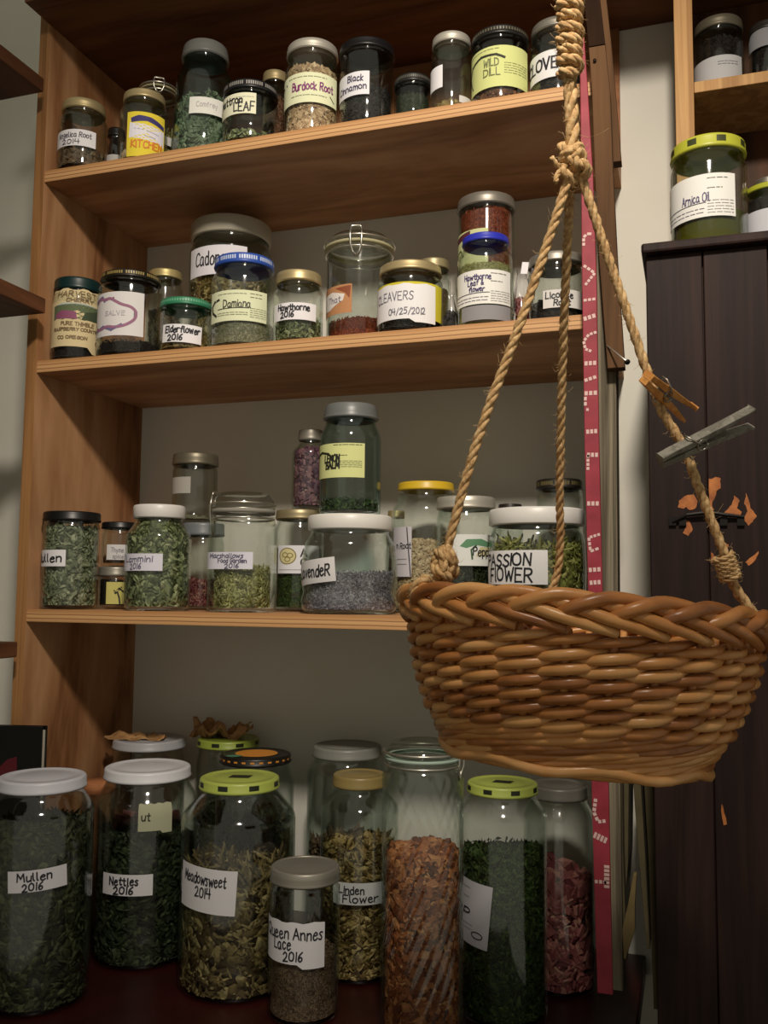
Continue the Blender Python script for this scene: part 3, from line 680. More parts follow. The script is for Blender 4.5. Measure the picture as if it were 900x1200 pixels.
J('mason_jar', 1, 430, 63, 41, .048, ('lug', '131315', 10), 'tall cylinder jar with glossy black lid and dark contents, top shelf', ('chunk', 'black', 96, 4, 'black seeds in the tall black-lidded jar'),
  [dict(box=(396, 433, 90, 117), col='e3e2e8', lines=[('Black', .34, .8, .6, .26), ('Cinnamon', .12, .9, .22, .26)], ink='35304f', iw=1.2)], neck=.97, sh=4)
J('spice_jar', 1, 484, 44, 84, .055, ('lug', '1c1b19', 9, 'ring', '57534a'), 'low dark jar with black ribbed lid, top shelf', ('fine', 'nettle', 106, 3, 'dark herb in the low black-lidded jar'), (), neck=.94, sh=5)
J('mason_jar', 1, 529, 48, 35, .046, ('band', SILV, 10), 'nearly empty jar with silver lid and blank tag, top shelf', ('chunk', 'ochre', 117, 6, 'few pale root slices at the bottom of the nearly empty jar'),
  [dict(box=(502, 519, 84, 110), col='e8e6ea'), dict(box=(538, 556, 114, 122), col='c9c7c4')], neck=.88, sh=8)
J('mason_jar', 1, 586, 66, 28, .050, ('lug', '1b1a18', 10, 'ring', '5d5849'), 'jar with large yellow-green DILL label and dark lid, top shelf', ('chunk', 'brown', 93, 4, 'brown chips in the jar with the DILL label'),
  [dict(box=(552, 617, 53, 101), col='cfd58c', lines=[('WILD', .24, .50, .52, .18), ('DILL', .24, .52, .28, .18)], ink='6c6f4a', iw=1.2, marks=greek(.62, .95, .3, .6, 5, '8d9160')+greek(.1, .55, .9, .96, 1, '7e8258')+[('2a2b20', [(.1, .30), (.06, .5), (.14, .70), (.32, .80), (.52, .78), (.62, .70)], 2.8), ('2a2b20', [(.1, .3), (.16, .14)], 1.5)])], neck=.95, sh=6)
J('mason_jar', 1, 653, 63, 18, .058, ('band', ZINC, 11), 'jar of cloves with silver lid, rightmost on the top shelf', ('chunk', 'black', 72, 4, 'dark cloves in the rightmost jar on the top shelf'),
  [dict(box=(621, 672, 60, 92), col='e2e1e2', lines=[('CLOVES', .02, .80, .32, .42)], iw=2.2, tilt=0)], neck=.9, sh=8)

# ---- second shelf
J('preserve_jar', 2, 91, 56, 322, .045, ('lug', '0f2c2c', 13), 'dark jar with teal lid and cream picture label, second shelf', ('fine', 'black', 350, 2, 'black preserve filling the teal-lidded jar'),
  [dict(box=(63, 119, 336, 404), col='d9c69a', torn=True, lines=[('HARVEST', .12, .86, .86, .10), ('CHERRY', .28, .80, .77, .06), ('PURE THIMBLE', .2, .82, .36, .06), ('RASPBERRY COUNTRY', .08, .92, .27, .05), ('CO OREGON', .15, .7, .13, .05), ('C', .86, .94, .07, .07)], ink='7c6748', iw=1.0,
        fills=[('5f6b4a', [(.16, .46), (.86, .46), (.86, .70), (.6, .74), (.3, .74), (.16, .70)]), ('8d4f6e', [(.2, .48), (.5, .47), (.48, .60), (.3, .62), (.2, .56)]), ('b9c3bd', [(.2, .71), (.8, .71), (.6, .75), (.3, .75)]), ('3d4a34', [(.55, .47), (.84, .47), (.8, .66), (.6, .6)])])], neck=.9, sh=7)
def snake(u0=.0):
    pts = [(.16, .80), (.26, .88), (.38, .82), (.46, .86), (.56, .78), (.66, .70), (.80, .66), (.88, .56), (.87, .40), (.80, .30), (.70, .22), (.56, .18), (.42, .22), (.28, .16), (.14, .20)]
    return smooth_poly(pts, 2)
J('glass_jar', 2, 153, 73, 313, .052, ('lug', '1d1912', 8, 'bands', 'a08c52'), 'almost empty jar with a snake wreath label, second shelf', ('fine', 'black', 394, 2, 'black filling imitating the dark reflection at the bottom of the snake-label jar'),  # black filling stands in for a dark reflection in the jar base
  [dict(box=(116, 168, 343, 394), col='e0dcdc', lines=[('SALVE', .2, .6, .46, .10)], ink='b9b4b8', iw=.9, marks=[('9c6a86', snake(), 3.2), ('6d6a92', [(.12, .84), (.30, .90), (.36, .80)], 3), ('6d6a92', [(.14, .14), (.34, .22), (.5, .13), (.66, .24)], 3), ('7d3f5e', [(.4, .84), (.52, .84)], 3.4), ('4f7b78', [(.87, .46), (.87, .54)], 4)])], neck=.88, sh=8)
J('mason_jar', 2, 193, 42, 313, .14, ('lug', BRASS, 9), 'small jar with brass lid behind the snake-label jar', ('leaf', 'dried', 360, 6, 'dry leaf bits in the small brass-lidded jar behind'))
J('glass_jar', 2, 218, 61, 346, .045, ('lug', '2f7a58', 8, 'ring', '6fae8c'), 'low jar with green lid labelled Elderflower, second shelf', ('chunk', 'ochre', 388, 3, 'yellowish elderflower in the green-lidded jar'),
  [dict(box=(193, 236, 379, 400), lines=[('Elderflower', .08, .94, .54, .34), ('2016', .14, .5, .10, .32)], iw=1.5, tilt=-.04)], neck=.92, sh=6)
J('glass_jar', 2, 270, 96, 248, .19, ('plastic', 'b3ab98', 20, 'smooth'), 'big jar with cream lid behind the blue-lidded jar, second shelf', ('leaf', 'ochre', 318, 8, 'orange-brown petals in the big cream-lidded jar'),
  [dict(box=(225, 288, 288, 322), lines=[('Cadona', .10, .62, .34, .46)], iw=1.6, col='e6e3ea')], neck=.90, sh=14)
J('glass_jar', 2, 286, 76, 294, .056, ('lug', '2b4fa6', 11, 'bands', 'c8d2ea'), 'jar with blue metal lid and pale green Damiana label', ('fine', 'greygreen', 372, 2.2, 'fine grey-green damiana in the blue-lidded jar'),
  [dict(box=(250, 312, 339, 375), col='dfe3bf', lines=[('Damiana', .22, .70, .44, .24)], ink='3a3c30', iw=1.2, marks=greek(.72, .98, .1, .45, 5, '85886c', .7)+greek(.72, .9, .72, .95, 2, '6d7058')+greek(.2, .66, .84, .92, 1, '7e8164')+greek(.2, .68, .16, .30, 2, '85886c')+[('2a2b24', [(.16, .2), (.07, .34), (.05, .55), (.12, .68), (.22, .72)], 2.8), ('2a2b24', [(.2, .40), (.70, .42)], .9)])], neck=.86, sh=16)
J('mason_jar', 2, 350, 58, 314, .046, ('band', GOLD, 12), 'small jar with gold lid labelled Hawthorne 2016', ('leaf', 'green', 368, 6, 'green hawthorn leaves in the gold-lidded jar'),
  [dict(box=(323, 370, 354, 374), lines=[('Hawthorne', .10, .84, .56, .34), ('2016', .16, .46, .14, .34)], iw=1.5)], neck=.86, sh=10)
J('clamp_jar', 2, 421, 76, 266, .105, ('bail', SILV, 18, 'a9a27e', -.10), 'tall clamp-lid glass jar with wire bail, second shelf', ('fine', 'red', 369, 2.4, 'red-brown powder in the tall clamp-lid jar'),
  [dict(box=(381, 413, 339, 372), col='b9845a', fills=[('e3ddd9', [(.02, .22), (.4, .18), (.8, .45), (.84, .66), (.5, .80), (.04, .74)]), ('8a4a2c', [(.6, .9), (.98, .95), (.95, .5), (.85, .7)])], lines=[('That', .2, .6, .40, .2)], ink='7a7288', iw=1.0)], neck=.98, sh=5, gl=M_SMOKE)
J('glass_jar', 2, 481, 76, 303, .050, ('lug', GOLD, 10), 'wide jar with gold lid and dated white label, second shelf', ('needle', 'black', 368, 8, 'dark stringy herb in the jar with the dated label'),
  [dict(box=(444, 517, 329, 372), col='cfc22e', lift=.0004, name='yellow_band'), dict(box=(443, 509, 333, 374), col='eceaec', lines=[('CLEAVERS', .04, .62, .54, .24), ('04/25/2012', .22, .82, .13, .18)], iw=1.0, ink='6f6c7a', lift=.0012, torn=True)], neck=.90, sh=8)
J('glass_jar', 2, 508, 40, 301, .14, ('lug', 'a89b78', 10), 'jar with tarnished gold lid hidden behind the dated jar', ('fine', 'dried', 335, 3, 'dull brown herb in the jar hidden behind the dated jar'))
J('mason_jar', 2, 570, 66, 223, .15, ('band', ZINC, 13), 'tall jar of red-brown powder with grey lid, back of second shelf', ('fine', 'red', 240, 2.4, 'red-brown powder in the tall jar at the back'),
  [dict(box=(537, 572, 272, 312), col='cdd29a', fills=[('5a2430', [(0, .72), (.6, .80), (.6, .98), (0, .90)])], marks=[('4a5a34', [(.1, .4), (.3, .5), (.4, .3)], 2)])], neck=.97, sh=5)
J('glass_jar', 2, 569, 66, 271, .055, ('lug', '2a33b0', 8), 'jar with blue lid, pale green powder and white printed label', ('fine', 'straw', 304, 2, 'pale green hawthorn powder in the blue-lidded jar'),
  [pharm([('Hawthorne', .16, .64, .72, .16), ('Leaf &', .22, .5, .55, .15), ('flower', .24, .52, .37, .14)], iw=1.1, box=(536, 597, 316, 356), fills=[('5c7a5a', circ(.03, .5, .06, .26))]),
   dict(box=(542, 597, 357, 374), col='8f8d90', name='tape_strip')], neck=.78, sh=18)
J('glass_jar', 2, 652, 66, 293, .058, ('band', ZINC, 11), 'grey glass jar labelled Licorice Root, rightmost on the second shelf', ('chunk', 'black', 350, 4, 'dark licorice root in the rightmost jar of the second shelf'),
  [dict(box=(637, 687, 340, 361), col='d9d6d2', lines=[('Licorice', .06, .66, .54, .34), ('Root', .24, .6, .12, .32)], iw=1.3)], neck=.93, sh=8, gl=M_SMOKE)

# ---- third shelf
J('glass_jar', 3, 83.5, 64, 598, .042, ('lug', '131313', 10), 'jar of leaves with black lid, leftmost on the third shelf', ('leaf', 'sage', 618, 7.5, 'grey-green mullein leaves in the black-lidded jar'),
  [dict(box=(40, 78, 645, 664), lines=[('Mullen', .24, .88, .26, .46)], iw=1.7)], neck=.96, sh=5)
zz = J('spice_jar', 3, 136, 40, 664, .10, ('lug', '9a958a', 10), 'small jar with yellow tree label at the bottom of a stack', ('fine', 'black', 680, 2, 'dark powder in the small jar with the yellow tree label'),
  [dict(box=(126, 146, 682, 708), col='c9c272', marks=[('2c2c22', [(.75, 0), (.7, .3), (.6, .55)], 1.8), ('2c2c22', [(.5, .5), (.7, .7), (.95, .55)], 2.5), ('2c2c22', [(.45, .6), (.8, .75)], 2)])], neck=.93, sh=4)
J('spice_jar', 3, 141, 42, 611, .10, ('lug', '141414', 7), 'small jar with black lid stacked on the yellow tree jar', ('fine', 'brown', 652, 3, 'brown dregs in the stacked black-lidded jar'),
  [dict(box=(127, 150, 638, 656), col='d9d6d6', lines=[('Thyme', .2, .8, .5, .3), ('spice', .3, .8, .1, .25)], iw=.7, ink='8d8a93')], neck=.95, sh=4, baseZ=zz)
J('mason_jar', 3, 186, 76, 590, .052, ('plastic', 'dedad6', 15), 'jar stuffed with green leaves under a white ribbed cap', ('leaf', 'green', 606, 8.5, 'green leaves crammed in the white-capped jar'),
  [dict(box=(147, 191, 649, 669), col='dcd9e6', lines=[('Lammini', .10, .74, .52, .34), ('2016', .2, .46, .10, .32)], iw=1.0, ink='5b5870')], neck=.72, sh=22, baser=.012)
zz = J('mason_jar', 3, 237, 52, 612, .15, ('lug', '74797c', 14), 'dim jar with grey lid under the tall back stack', ('fine', 'rose', 680, 4, 'dark red berries in the dim jar at the bottom of the back stack'), (), neck=.92, sh=8)
J('mason_jar', 3, 229, 52, 529, .15, ('band', '77705f', 13), 'empty greyish jar with bronze lid on top of the back stack', ('fine', 'greygreen', 606, 2, 'thin grey dust in the bronze-lidded jar'), [dict(box=(203, 224, 560, 579), col='a8a49c')], neck=.96, sh=4, baseZ=zz, gl=M_SMOKE)
J('clamp_jar', 3, 285, 72, 575, .052, ('bail', SILV, 27, '8f8a80', -1.9), 'square-shouldered clamp jar of slender green pods, third shelf', ('needle', 'straw', 668, 8, 'slender pale green pods in the clamp jar'),
  [dict(box=(250, 295, 647, 667), col='dad8e4', lines=[('Marshallows', .06, .78, .66, .26), ('Food Garden', .2, .86, .38, .24), ('2016', .34, .68, .06, .26)], iw=.9, ink='514e68')], neck=.93, sh=10, sup=3.2)
zz = J('mason_jar', 3, 351, 58, 596, .15, ('band', 'a89b78', 11), 'jar of dark green herb with a round emblem label', ('fine', 'dkgreen', 642, 3, 'dark green herb in the emblem-labelled jar'),
  [dict(box=(327, 373, 639, 672), col='e6e5ea', fills=[('8a7a48', circ(.26, .62, .21, .30, 24)), ('d9cf9c', circ(.26, .62, .185, .265, 24))], marks=[('8a7a48', circ(.21, .66, .06, .08, 12), 1), ('8a7a48', circ(.33, .64, .06, .08, 12), 1), ('8a7a48', circ(.27, .5, .06, .08, 12), 1)]+greek(.06, .6, .08, .18, 1, '9a9aa0'),
        lines=[('A', .56, .70, .62, .26), ('C', .56, .68, .30, .24)], iw=1.6)], neck=.92, sh=10)
J('glass_bottle', 3, 364, 44, 502, .15, ('band', '9a958a', 12), 'small bottle of purple petals standing on the emblem jar', ('chunk', 'purple', 528, 5, 'purple and pink petals in the small bottle'), (), neck=.62, sh=14, baseZ=zz)
zz = J('glass_jar', 3, 410, 114, 601, .066, ('plastic', 'e4e1da', 17, 'smooth'), 'big round jar of grey lavender with white lid', ('seed', 'lav', 668, 2.6, 'grey lavender buds in the big round jar'),
  [dict(box=(354, 394, 656, 684), col='d9d6d6', lines=[('LavendeR', .02, .84, .28, .46)], iw=1.8, tilt=.10)], neck=.80, sh=18, bulge=.10, baser=.014)
J('mason_jar', 3, 411, 72, 470, .060, ('zinc', '6c6f6e', 17), 'tall blue-green jar with zinc cap standing on the lavender jar', ('leaf', 'dkgreen', 585, 5, 'few green crumbs in the tall blue-green jar'),
  [dict(box=(374, 427, 520, 560), col='d9dd97', lines=[('LEMON', .16, .46, .46, .20), ('BALM', .18, .46, .26, .20)], iw=1.8, ink='23241c', marks=greek(.5, .95, .28, .5, 4, '8f9365')+greek(.5, .72, .62, .66, 1, '5c5f42')+greek(.5, .95, .93, .97, 1, '5c5f42')+[('23241c', [(.04, .52), (.10, .70), (.24, .76), (.40, .70), (.48, .58)], 2.6)])], neck=.82, sh=22, baseZ=zz, gl=M_BLUE)
J('mason_jar', 3, 464, 22, 598, .25, ('lug', BRASS, 8), 'narrow jar with brass lid squeezed behind the lavender jar', ('fine', 'brown', 640, 3, 'brown herb in the narrow jar behind the lavender jar'))
J('glass_jar', 3, 499, 80, 563, .18, ('lug', 'd9b52e', 9), 'round-shouldered jar with yellow lid, third shelf', ('chunk', 'beige', 634, 3, 'pale beige root bits in the yellow-lidded jar'),
  [dict(box=(462, 483, 618, 676), col='cfccd2', lines=[('n Root', .2, .96, .56, .12)], iw=1.0, marks=greek(.3, .8, .2, .4, 2, '8a8790')+[('3a363c', [(.97, .02), (.80, .98)], 1.4)])], neck=.78, sh=26)
J('mason_jar', 3, 546, 69, 580, .115, ('band', SILV, 14), 'jar with silver lid and green tree label beside the rope', ('leaf', 'nettle', 662, 5, 'dark peppermint leaves in the tree-labelled jar'),
  [dict(box=(531, 577, 626, 663), col='e2e4e0', fills=[('5f8f6a', [(.16, .62), (.3, .84), (.62, .86), (.9, .72), (.8, .60), (.5, .66), (.3, .56)]), ('cfc69a', [(.5, .3), (.9, .3), (.95, .6), (.6, .6)])], marks=[('3b5a3a', [(.42, .22), (.40, .5), (.5, .64)], 2)], lines=[('Peppe', .50, .95, .32, .26)], iw=1.4)], neck=.94, sh=9)
J('glass_jar', 3, 598, 30, 590, .17, ('lug', '2a2420', 7), 'dark-lidded jar just showing behind the passion flower jar', ('fine', 'nettle', 640, 3, 'dark herb in the jar behind the passion flower jar'))
J('glass_jar', 3, 629, 114, 593, .070, ('plastic', 'dedbd6', 19, 'smooth'), 'big jar with white lid labelled PASSION FLOWER', ('needle', 'sprig', 640, 13, 'straw-like passion flower stems in the big jar'),
  [dict(box=(573, 641, 645, 685), col='e6e4e4', lines=[('PASSION', .015, .72, .55, .34), ('FlOWER', .06, .74, .10, .38)], iw=2.1)], neck=.90, sh=12, bulge=.05, baser=.012)
J('glass_jar', 3, 656, 54, 560, .18, ('lug', '201d17', 11, 'bands', '6d6442'), 'black-lidded jar at the back beside the red lath', ('fine', 'brown', 640, 3, 'brown herb in the black-lidded jar at the back'), neck=.95, sh=5)

# ---- bottom
LIME = 'a9b655'
J('gallon_jar', 4, 46, 122, 897, -.12, ('lug', 'c4c4cc', 13), 'gallon jar with white lid, leftmost at the bottom', ('leaf', 'olive', 985, 11, 'mullein leaves in the leftmost gallon jar'),  # mullein darker than on the third shelf, shade put into its colour
  [dict(box=(14, 76, 1024, 1050), col='c9c7cc', lines=[('Mullen', .16, .74, .50, .36), ('2016', .24, .58, .06, .34)], iw=1.6, tilt=.06)], neck=.78, sh=26)
J('gallon_jar', 4, 171, 118, 887, .055, ('lug', 'd8d8dc', 12), 'gallon jar with white lid labelled Nettles 2016', ('leaf', 'nettle', 1000, 10, 'dark nettle leaves in the gallon jar'),
  [dict(box=(126, 180, 1025, 1050), col='d3d1d4', lines=[('Nettles', .14, .70, .50, .36), ('2016', .22, .60, .08, .34)], iw=1.7), dict(box=(162, 199, 946, 978), col='a9aa8e', torn=True, lines=[('ut', .1, .35, .4, .3)], iw=1.2)], neck=.80, sh=28)
J('gallon_jar', 4, 279, 134, 900, .012, ('lug', LIME, 12, 'logos', '22261a'), 'gallon jar with lime green lid labelled Meadowsweet 2014', ('needle', 'meadow', 1040, 15, 'straw-coloured meadowsweet stems in the lime-lidded jar'),
  [dict(box=(217, 278, 1014, 1066), col='cfcdd0', lines=[('Meadowsweet', .06, .80, .62, .24), ('2014', .26, .54, .34, .22)], iw=1.5, tilt=-.05)], neck=.66, sh=34)
J('mason_jar', 4, 357, 83, 1001, -.045, ('band', '9a958a', 16), 'front mason jar with screw band labelled Queen Annes Lace', ('fine', 'dried', 1130, 3, 'brown seeds in the front mason jar'),
  [dict(box=(314, 380, 1080, 1129), col='d6d4d8', torn=True, lines=[('Queen Annes', .05, .95, .60, .26), ('Lace', .15, .42, .34, .26), ('2016', .30, .62, .08, .22)], iw=1.6)], neck=.93, sh=10)
J('gallon_jar', 4, 421, 92, 900, .10, ('lug', '8c7a4a', 13), 'jar with dull gold lid labelled Linden Flower', ('leaf', 'ochre', 1000, 9, 'yellowish linden flowers in the gold-lidded jar'),
  [dict(box=(392, 448, 1036, 1062), col='b9bcbc', lines=[('Linden', .12, .62, .52, .34), ('Flower', .2, .9, .12, .34)], iw=1.4)], neck=.66, sh=26)
J('spiral_jar', 4, 495, 94, 862, -.055, ('bail', SILV, 22, '9fb3a4', 1.2), 'tall spiral-ribbed clamp-lid jar of orange petals', ('chunk', 'orange', 1012, 8, 'orange-brown dried petals in the spiral-ribbed jar'), (), neck=.90, sh=10, ribs=True)
J('gallon_jar', 4, 589, 104, 908, .045, ('lug', LIME, 11, 'logos', '22261a'), 'gallon jar of green herb with lime lid below the basket', ('leaf', 'dkgreen', 1010, 6, 'bright green crumbled herb in the gallon jar below the basket'),
  [dict(box=(531, 575, 1026, 1100), col='b9b7bd', lines=[('hop', .12, .48, .48, .12)], iw=1.5, tilt=-.10, marks=greek(.1, .6, .84, .92, 1, '8a8890')+greek(.1, .6, .70, .76, 1, '8a8890')+greek(.1, .7, .2, .34, 2, '8a8890')+[('3a383c', circ(.8, .18, .10, .05, 16), 1.4)])], neck=.76, sh=26)
J('gallon_jar', 4, 655, 84, 912, .15, ('lug', '6d6a62', 14), 'jar of dark red blossoms at the back right bottom', ('chunk', 'rose', 1040, 11, 'dark red dried blossoms in the back right jar'), (), neck=.78, sh=24)
J('gallon_jar', 4, 173, 84, 857, .195, ('lug', 'a9aaae', 10), 'jar with pale lid at the back left carrying a dry leaf', ('chunk', 'rose', 975, 9, 'reddish rings of dried fruit in the back left jar'), [dict(box=(135, 175, 1000, 1024), col='9c9a96')], neck=.95, sh=18)
J('gallon_jar', 4, 266, 74, 858, .225, ('lug', '8fa03f', 9, 'logos', '22261a'), 'jar with olive green lid at the back under the dry leaves', ('leaf', 'nettle', 960, 9, 'dark leaves in the olive-lidded jar at the back'), (), neck=.93, sh=20)
J('gallon_jar', 4, 298, 92, 875, .152, ('lug', '191612', 9, 'fruit', 'd98f35'), 'jar with black and orange fruit-print lid', ('leaf', 'nettle', 965, 9, 'dark herb in the jar with the fruit-print lid'), (), neck=.86, sh=24)
J('gallon_jar', 4, 406, 94, 866, .21, ('lug', '7f8078', 12), 'tall back jar with grey lid behind the spiral jar', ('leaf', 'dried', 1000, 12, 'dry brown leaves in the grey-lidded jar at the back'), (), neck=.82, sh=18)
J('glass_jar', 4, 114, 38, 910, .12, ('cork', 'b07a52', 12), 'narrow jar with wooden lid between the white-lidded gallon jars', ('leaf', 'nettle', 980, 8, 'dark leaves in the wooden-lidded jar'), (), neck=.99, sh=6)

# ------------------------------------------------------------------ dark cabinet and light shelf at the right
CY = -0.05
cx0 = float(atY(758, 430, CY)[0]); ctop = float(atY(800, 284, CY)[2]); CXE = 1.75
M_cab = wood('dark_cabinet', [(0.2, '1f1311'), (0.5, '2b1b18'), (0.85, '35231f')], grain=(10, 10, .5), rough=0.6)
cab = empty('cabinet', (cx0, CY, -1.45), 'dark brown wooden cabinet with peeling paint at the right', 'cabinet')
def cpart(o, dz=-1.45):
    o.location = (o.location[0]-cx0, o.location[1]-CY, o.location[2]+1.45); o.parent = cab; return o
lipz = ctop-12*mpp((cx0, CY, ctop))
cpart(ctrbox('cabinet_top', (cx0-.004, CY-.012, lipz), (CXE, DEP-.002, ctop), M_cab, None, .003))
cpart(ctrbox('carcass', (cx0, CY+.014, -1.45), (CXE, DEP-.002, lipz-.0005), M_cab))
seams = [758, 827, 905, 985]; xs = [float(atY(q, 480, CY)[0]) for q in seams]; xs[0] = cx0; xs[-1] = CXE
for i in range(len(xs)-1):
    bo = cpart(ctrbox('front_plank', (xs[i]+.0008, CY, -1.45), (xs[i+1]-.0008, CY+.0135, lipz-.0008), M_cab, None, .0012))
# patches of bare orange wood where the paint has flaked off, and the latch
M_bare = noisy('bare_wood', [(0.3, '8a4a22'), (0.7, 'c57a3e')], 60, .7, .2)
PAT = [[(520,690),(545,670),(575,665),(592,690),(584,722),(560,724),(548,716),(535,722),(514,714)], [(635,605),(662,598),(681,601),(683,640),(664,654),(660,680),(648,700),(655,725),(638,735)],
 [(735,670),(757,690),(745,720),(767,735),(742,762),(722,741),(702,760),(690,744),(715,715),(728,700)], [(782,660),(800,720),(824,750),(806,770),(790,787),(772,762),(785,730),(776,700)],
 [(538,760),(560,768),(574,800),(555,826),(534,816),(550,790)], [(645,890),(655,898),(668,925),(645,932)], [(690,850),(716,862),(705,880),(688,872)], [(780,930),(832,888),(822,916),(790,946)]]
PAT = [[(x/3.335+640, y/3.335+380) for x, y in P] for P in PAT]+[[(844.5, 939), (847.5, 945), (852, 966), (847.5, 967.5), (845.4, 954)]]
rp = random.Random(3)
for P in PAT:
    Q = []
    for a, b in zip(P, P[1:]+P[:1]):
        for t in (0, .33, .66): Q.append((a[0]+(b[0]-a[0])*t+rp.uniform(-.7, .7), a[1]+(b[1]-a[1])*t+rp.uniform(-.7, .7)))
    n = len(Q); V = []
    for Yo in (-.0006, .0004):
        for q in Q: p = atY(q[0], q[1], CY); V.append((p[0]-cx0, Yo, p[2]+1.45))
    mesh('flaked_patch', V, [tuple(range(n))]+[(k, n+k, n+(k+1) % n, (k+1) % n) for k in range(n)], M_bare, cab, False)
def cp_(px, py, dy): p = atY(px, py, CY); return (p[0]-cx0, dy, p[2]+1.45)
m = MB(); m.tube([cp_(788, 612, -.004), cp_(805, 604, -.006), cp_(830, 601, -.007), cp_(852, 604, -.006), cp_(872, 606, -.004)], [.0016, .0022, .0026, .0022, .0016], 8)
for q in (788, 800, 848, 868):
    a = cp_(q, 610, -.004); m.box((a[0]-.004, -.004, a[2]-.006), (a[0]+.004, 0, a[2]+.004))
m.build('latch', plain('1c1816', .45, .6), cab, False)
# light shelf above the cabinet
SY = 0.14
sx0, sx1 = float(atY(791, 100, SY)[0]), float(atY(813, 100, SY)[0])
M_pine = wood('pine_stile', [(0.2, 'a87c4c'), (0.8, 'cda06a')], grain=(14, 14, .5))
rs = empty('pine_shelf', (sx0, SY, ctop), 'light pine shelf standing above the dark cabinet', 'shelf')
def rpart(o): o.location = (o.location[0]-sx0, o.location[1]-SY, o.location[2]-ctop); o.parent = rs; return o
rpart(ctrbox('stile', (sx0, SY, ctop+.0005), (sx1, SY+.02, .9035), M_pine, None, .001))
sz1 = float(atY(820, 94, SY)[2]); sz0 = float(atY(820, 107, SY)[2])
rpart(ctrbox('shelf_board', (sx1+.0004, SY+.002, sz0), (CXE, DEP-.012, sz1), M_pine, None, .001))
rpart(ctrbox('back_board', (sx0, DEP-.0115, ctop+.0005), (CXE, DEP-.0025, .9035), wood('back_dark', [(0.2, '3a2415'), (0.8, '5c3a22')], grain=(6, 6, .6))))
rpart(ctrbox('side_board', (sx0, SY+.0205, ctop+.0005), (sx0+.014, DEP-.012, .9035), M_pine))
J('oil_jar', 4, 830, 86, 156, .02, ('lug', 'b4b63a', 15, 'logos', '3c4020'), 'jar of olive herbal oil with yellow-green lid on the cabinet', ('liquid', '4a4a0e', 242, 2, 'olive coloured oil in the jar on the cabinet'),
  [pharm([('Arnica Oil', .22, .62, .36, .20)], iw=1.0, box=(786, 858, 206, 256), fills=[('4a6a52', circ(.03, .42, .05, .24))])], neck=.92, sh=16, baseZ=ctop, group=GRP[5], cat='jar')
z9 = J('glass_jar', 4, 903, 58, 212, .045, ('lug', 'a3a52e', 6), 'dark jar with olive lid and grey label at the right edge', ('fine', 'black', 226, 2, 'dark stuff in the jar at the right edge'),
  [dict(box=(874, 926, 244, 274), col='c4c4cc')], neck=.93, sh=8, baseZ=ctop, group=GRP[5])
m = MB(); q = JARS[-1]; m.lathe([(.018, 0), (.019, .001), (.019, .006), (.0185, .0075), (.019, .009), (.0185, .011), (.016, .012), (.0004, .012)], 32)
o = m.build('spare_lid', plain('8f8a80', .35, .7)); o.location = (q[1], q[2], z9+.0006); tag(o, 'loose metal lid lying on the jar at the right edge', 'lid')
J('glass_jar', 4, 842, 56, 16, .20, ('band', '77705f', 12), 'shadowy jar with curved white label on the pine shelf', ('fine', 'black', 40, 3, 'dark herb in the shadowy jar on the pine shelf'),
  [dict(box=(812, 866, 66, 96), col='b9b9bb', marks=greek(.6, .9, .6, .8, 2, '77777c'))], neck=.9, sh=8, baseZ=sz1, group=GRP[5])
J('glass_jar', 4, 899, 40, 22, .20, ('lug', '2a2622', 9), 'shadowy jar with pale square label at the upper right corner', ('fine', 'black', 40, 3, 'dark herb in the upper right corner jar'),
  [dict(box=(876, 904, 28, 57), col='8c8c90')], neck=.92, sh=6, baseZ=sz1, group=GRP[5])
# cardboard sheets between the post and the cabinet
M_card = noisy('cardboard', [(0.3, '50482f'), (0.7, '665a3f')], 20, .85, .1)
for k, (rows, Y) in enumerate([([(722, 729, 905), (724, 730, 1000), (727, 735, 1124)], .02), ([(729, 737, 905), (732, 736, 1010), (730, 733, 1055)], .05), ([(741, 750, 905), (748, 756, 1000), (758, 762, 1112)], .08), ([(754, 765, 905), (760, 770, 1010), (766, 772, 1183)], .11)]):
    px_board('cardboard_sheet', rows, Y, .10, M_card, ['folded brown paper sheet nearest the grey post', 'narrow folded sheet second from the grey post', 'curled cardboard sheet third from the grey post', 'cardboard sheet against the dark cabinet side'][k], 'cardboard')
o = px_board('paper_bag', [(742, 746, 1025), (736, 744, 1060), (729, 744, 1090), (731, 733, 1124)], .0, .012, noisy('kraft', [(0.3, '6f5e38'), (0.7, '86724a')], 30, .8, .2), 'torn corner of a brown paper bag between the cardboard sheets', 'paper bag')

# ------------------------------------------------------------------ book, dry leaves, plastic bags
p0 = atY(57, 850, -.03); bk = empty('book', (float(p0[0])-.13, -.038, ZB), 'black book standing at the lower left with dark red print', 'book')
bh = float(p0[2])-ZB; bw = .26
def bquad(x0, x1, y0, y1, h0, h1, name, mat):
    m = MB(); m.hexa([(x0, y0, 0), (x1, y0, 0), (x1, y1, 0), (x0, y1, 0), (x0, y0, h0), (x1, y0, h1), (x1, y1, h1), (x0, y1, h0)]); return m.build(name, mat, bk, False)
bquad(-.13, .13, -.006, -.004, bh-.01, bh, 'cover', plain('0b0b0d', .35)); bquad(-.13, .13, .004, .006, bh-.01, bh, 'cover', plain('0b0b0d', .35))
bquad(-.13, .128, -.0038, .0038, bh-.016, bh-.006, 'pages', plain('b9b2a2', .8))
m = MB(); m.add([(.02, -.0063, bh-.075), (.09, -.0063, bh-.075), (.088, -.0063, bh-.045), (.072, -.0063, bh-.05), (.06, -.0063, bh-.06), (.035, -.0063, bh-.058)], [(0, 1, 2, 3, 4, 5)]); m.build('cover_print', plain('5a1522', .5), bk, False)

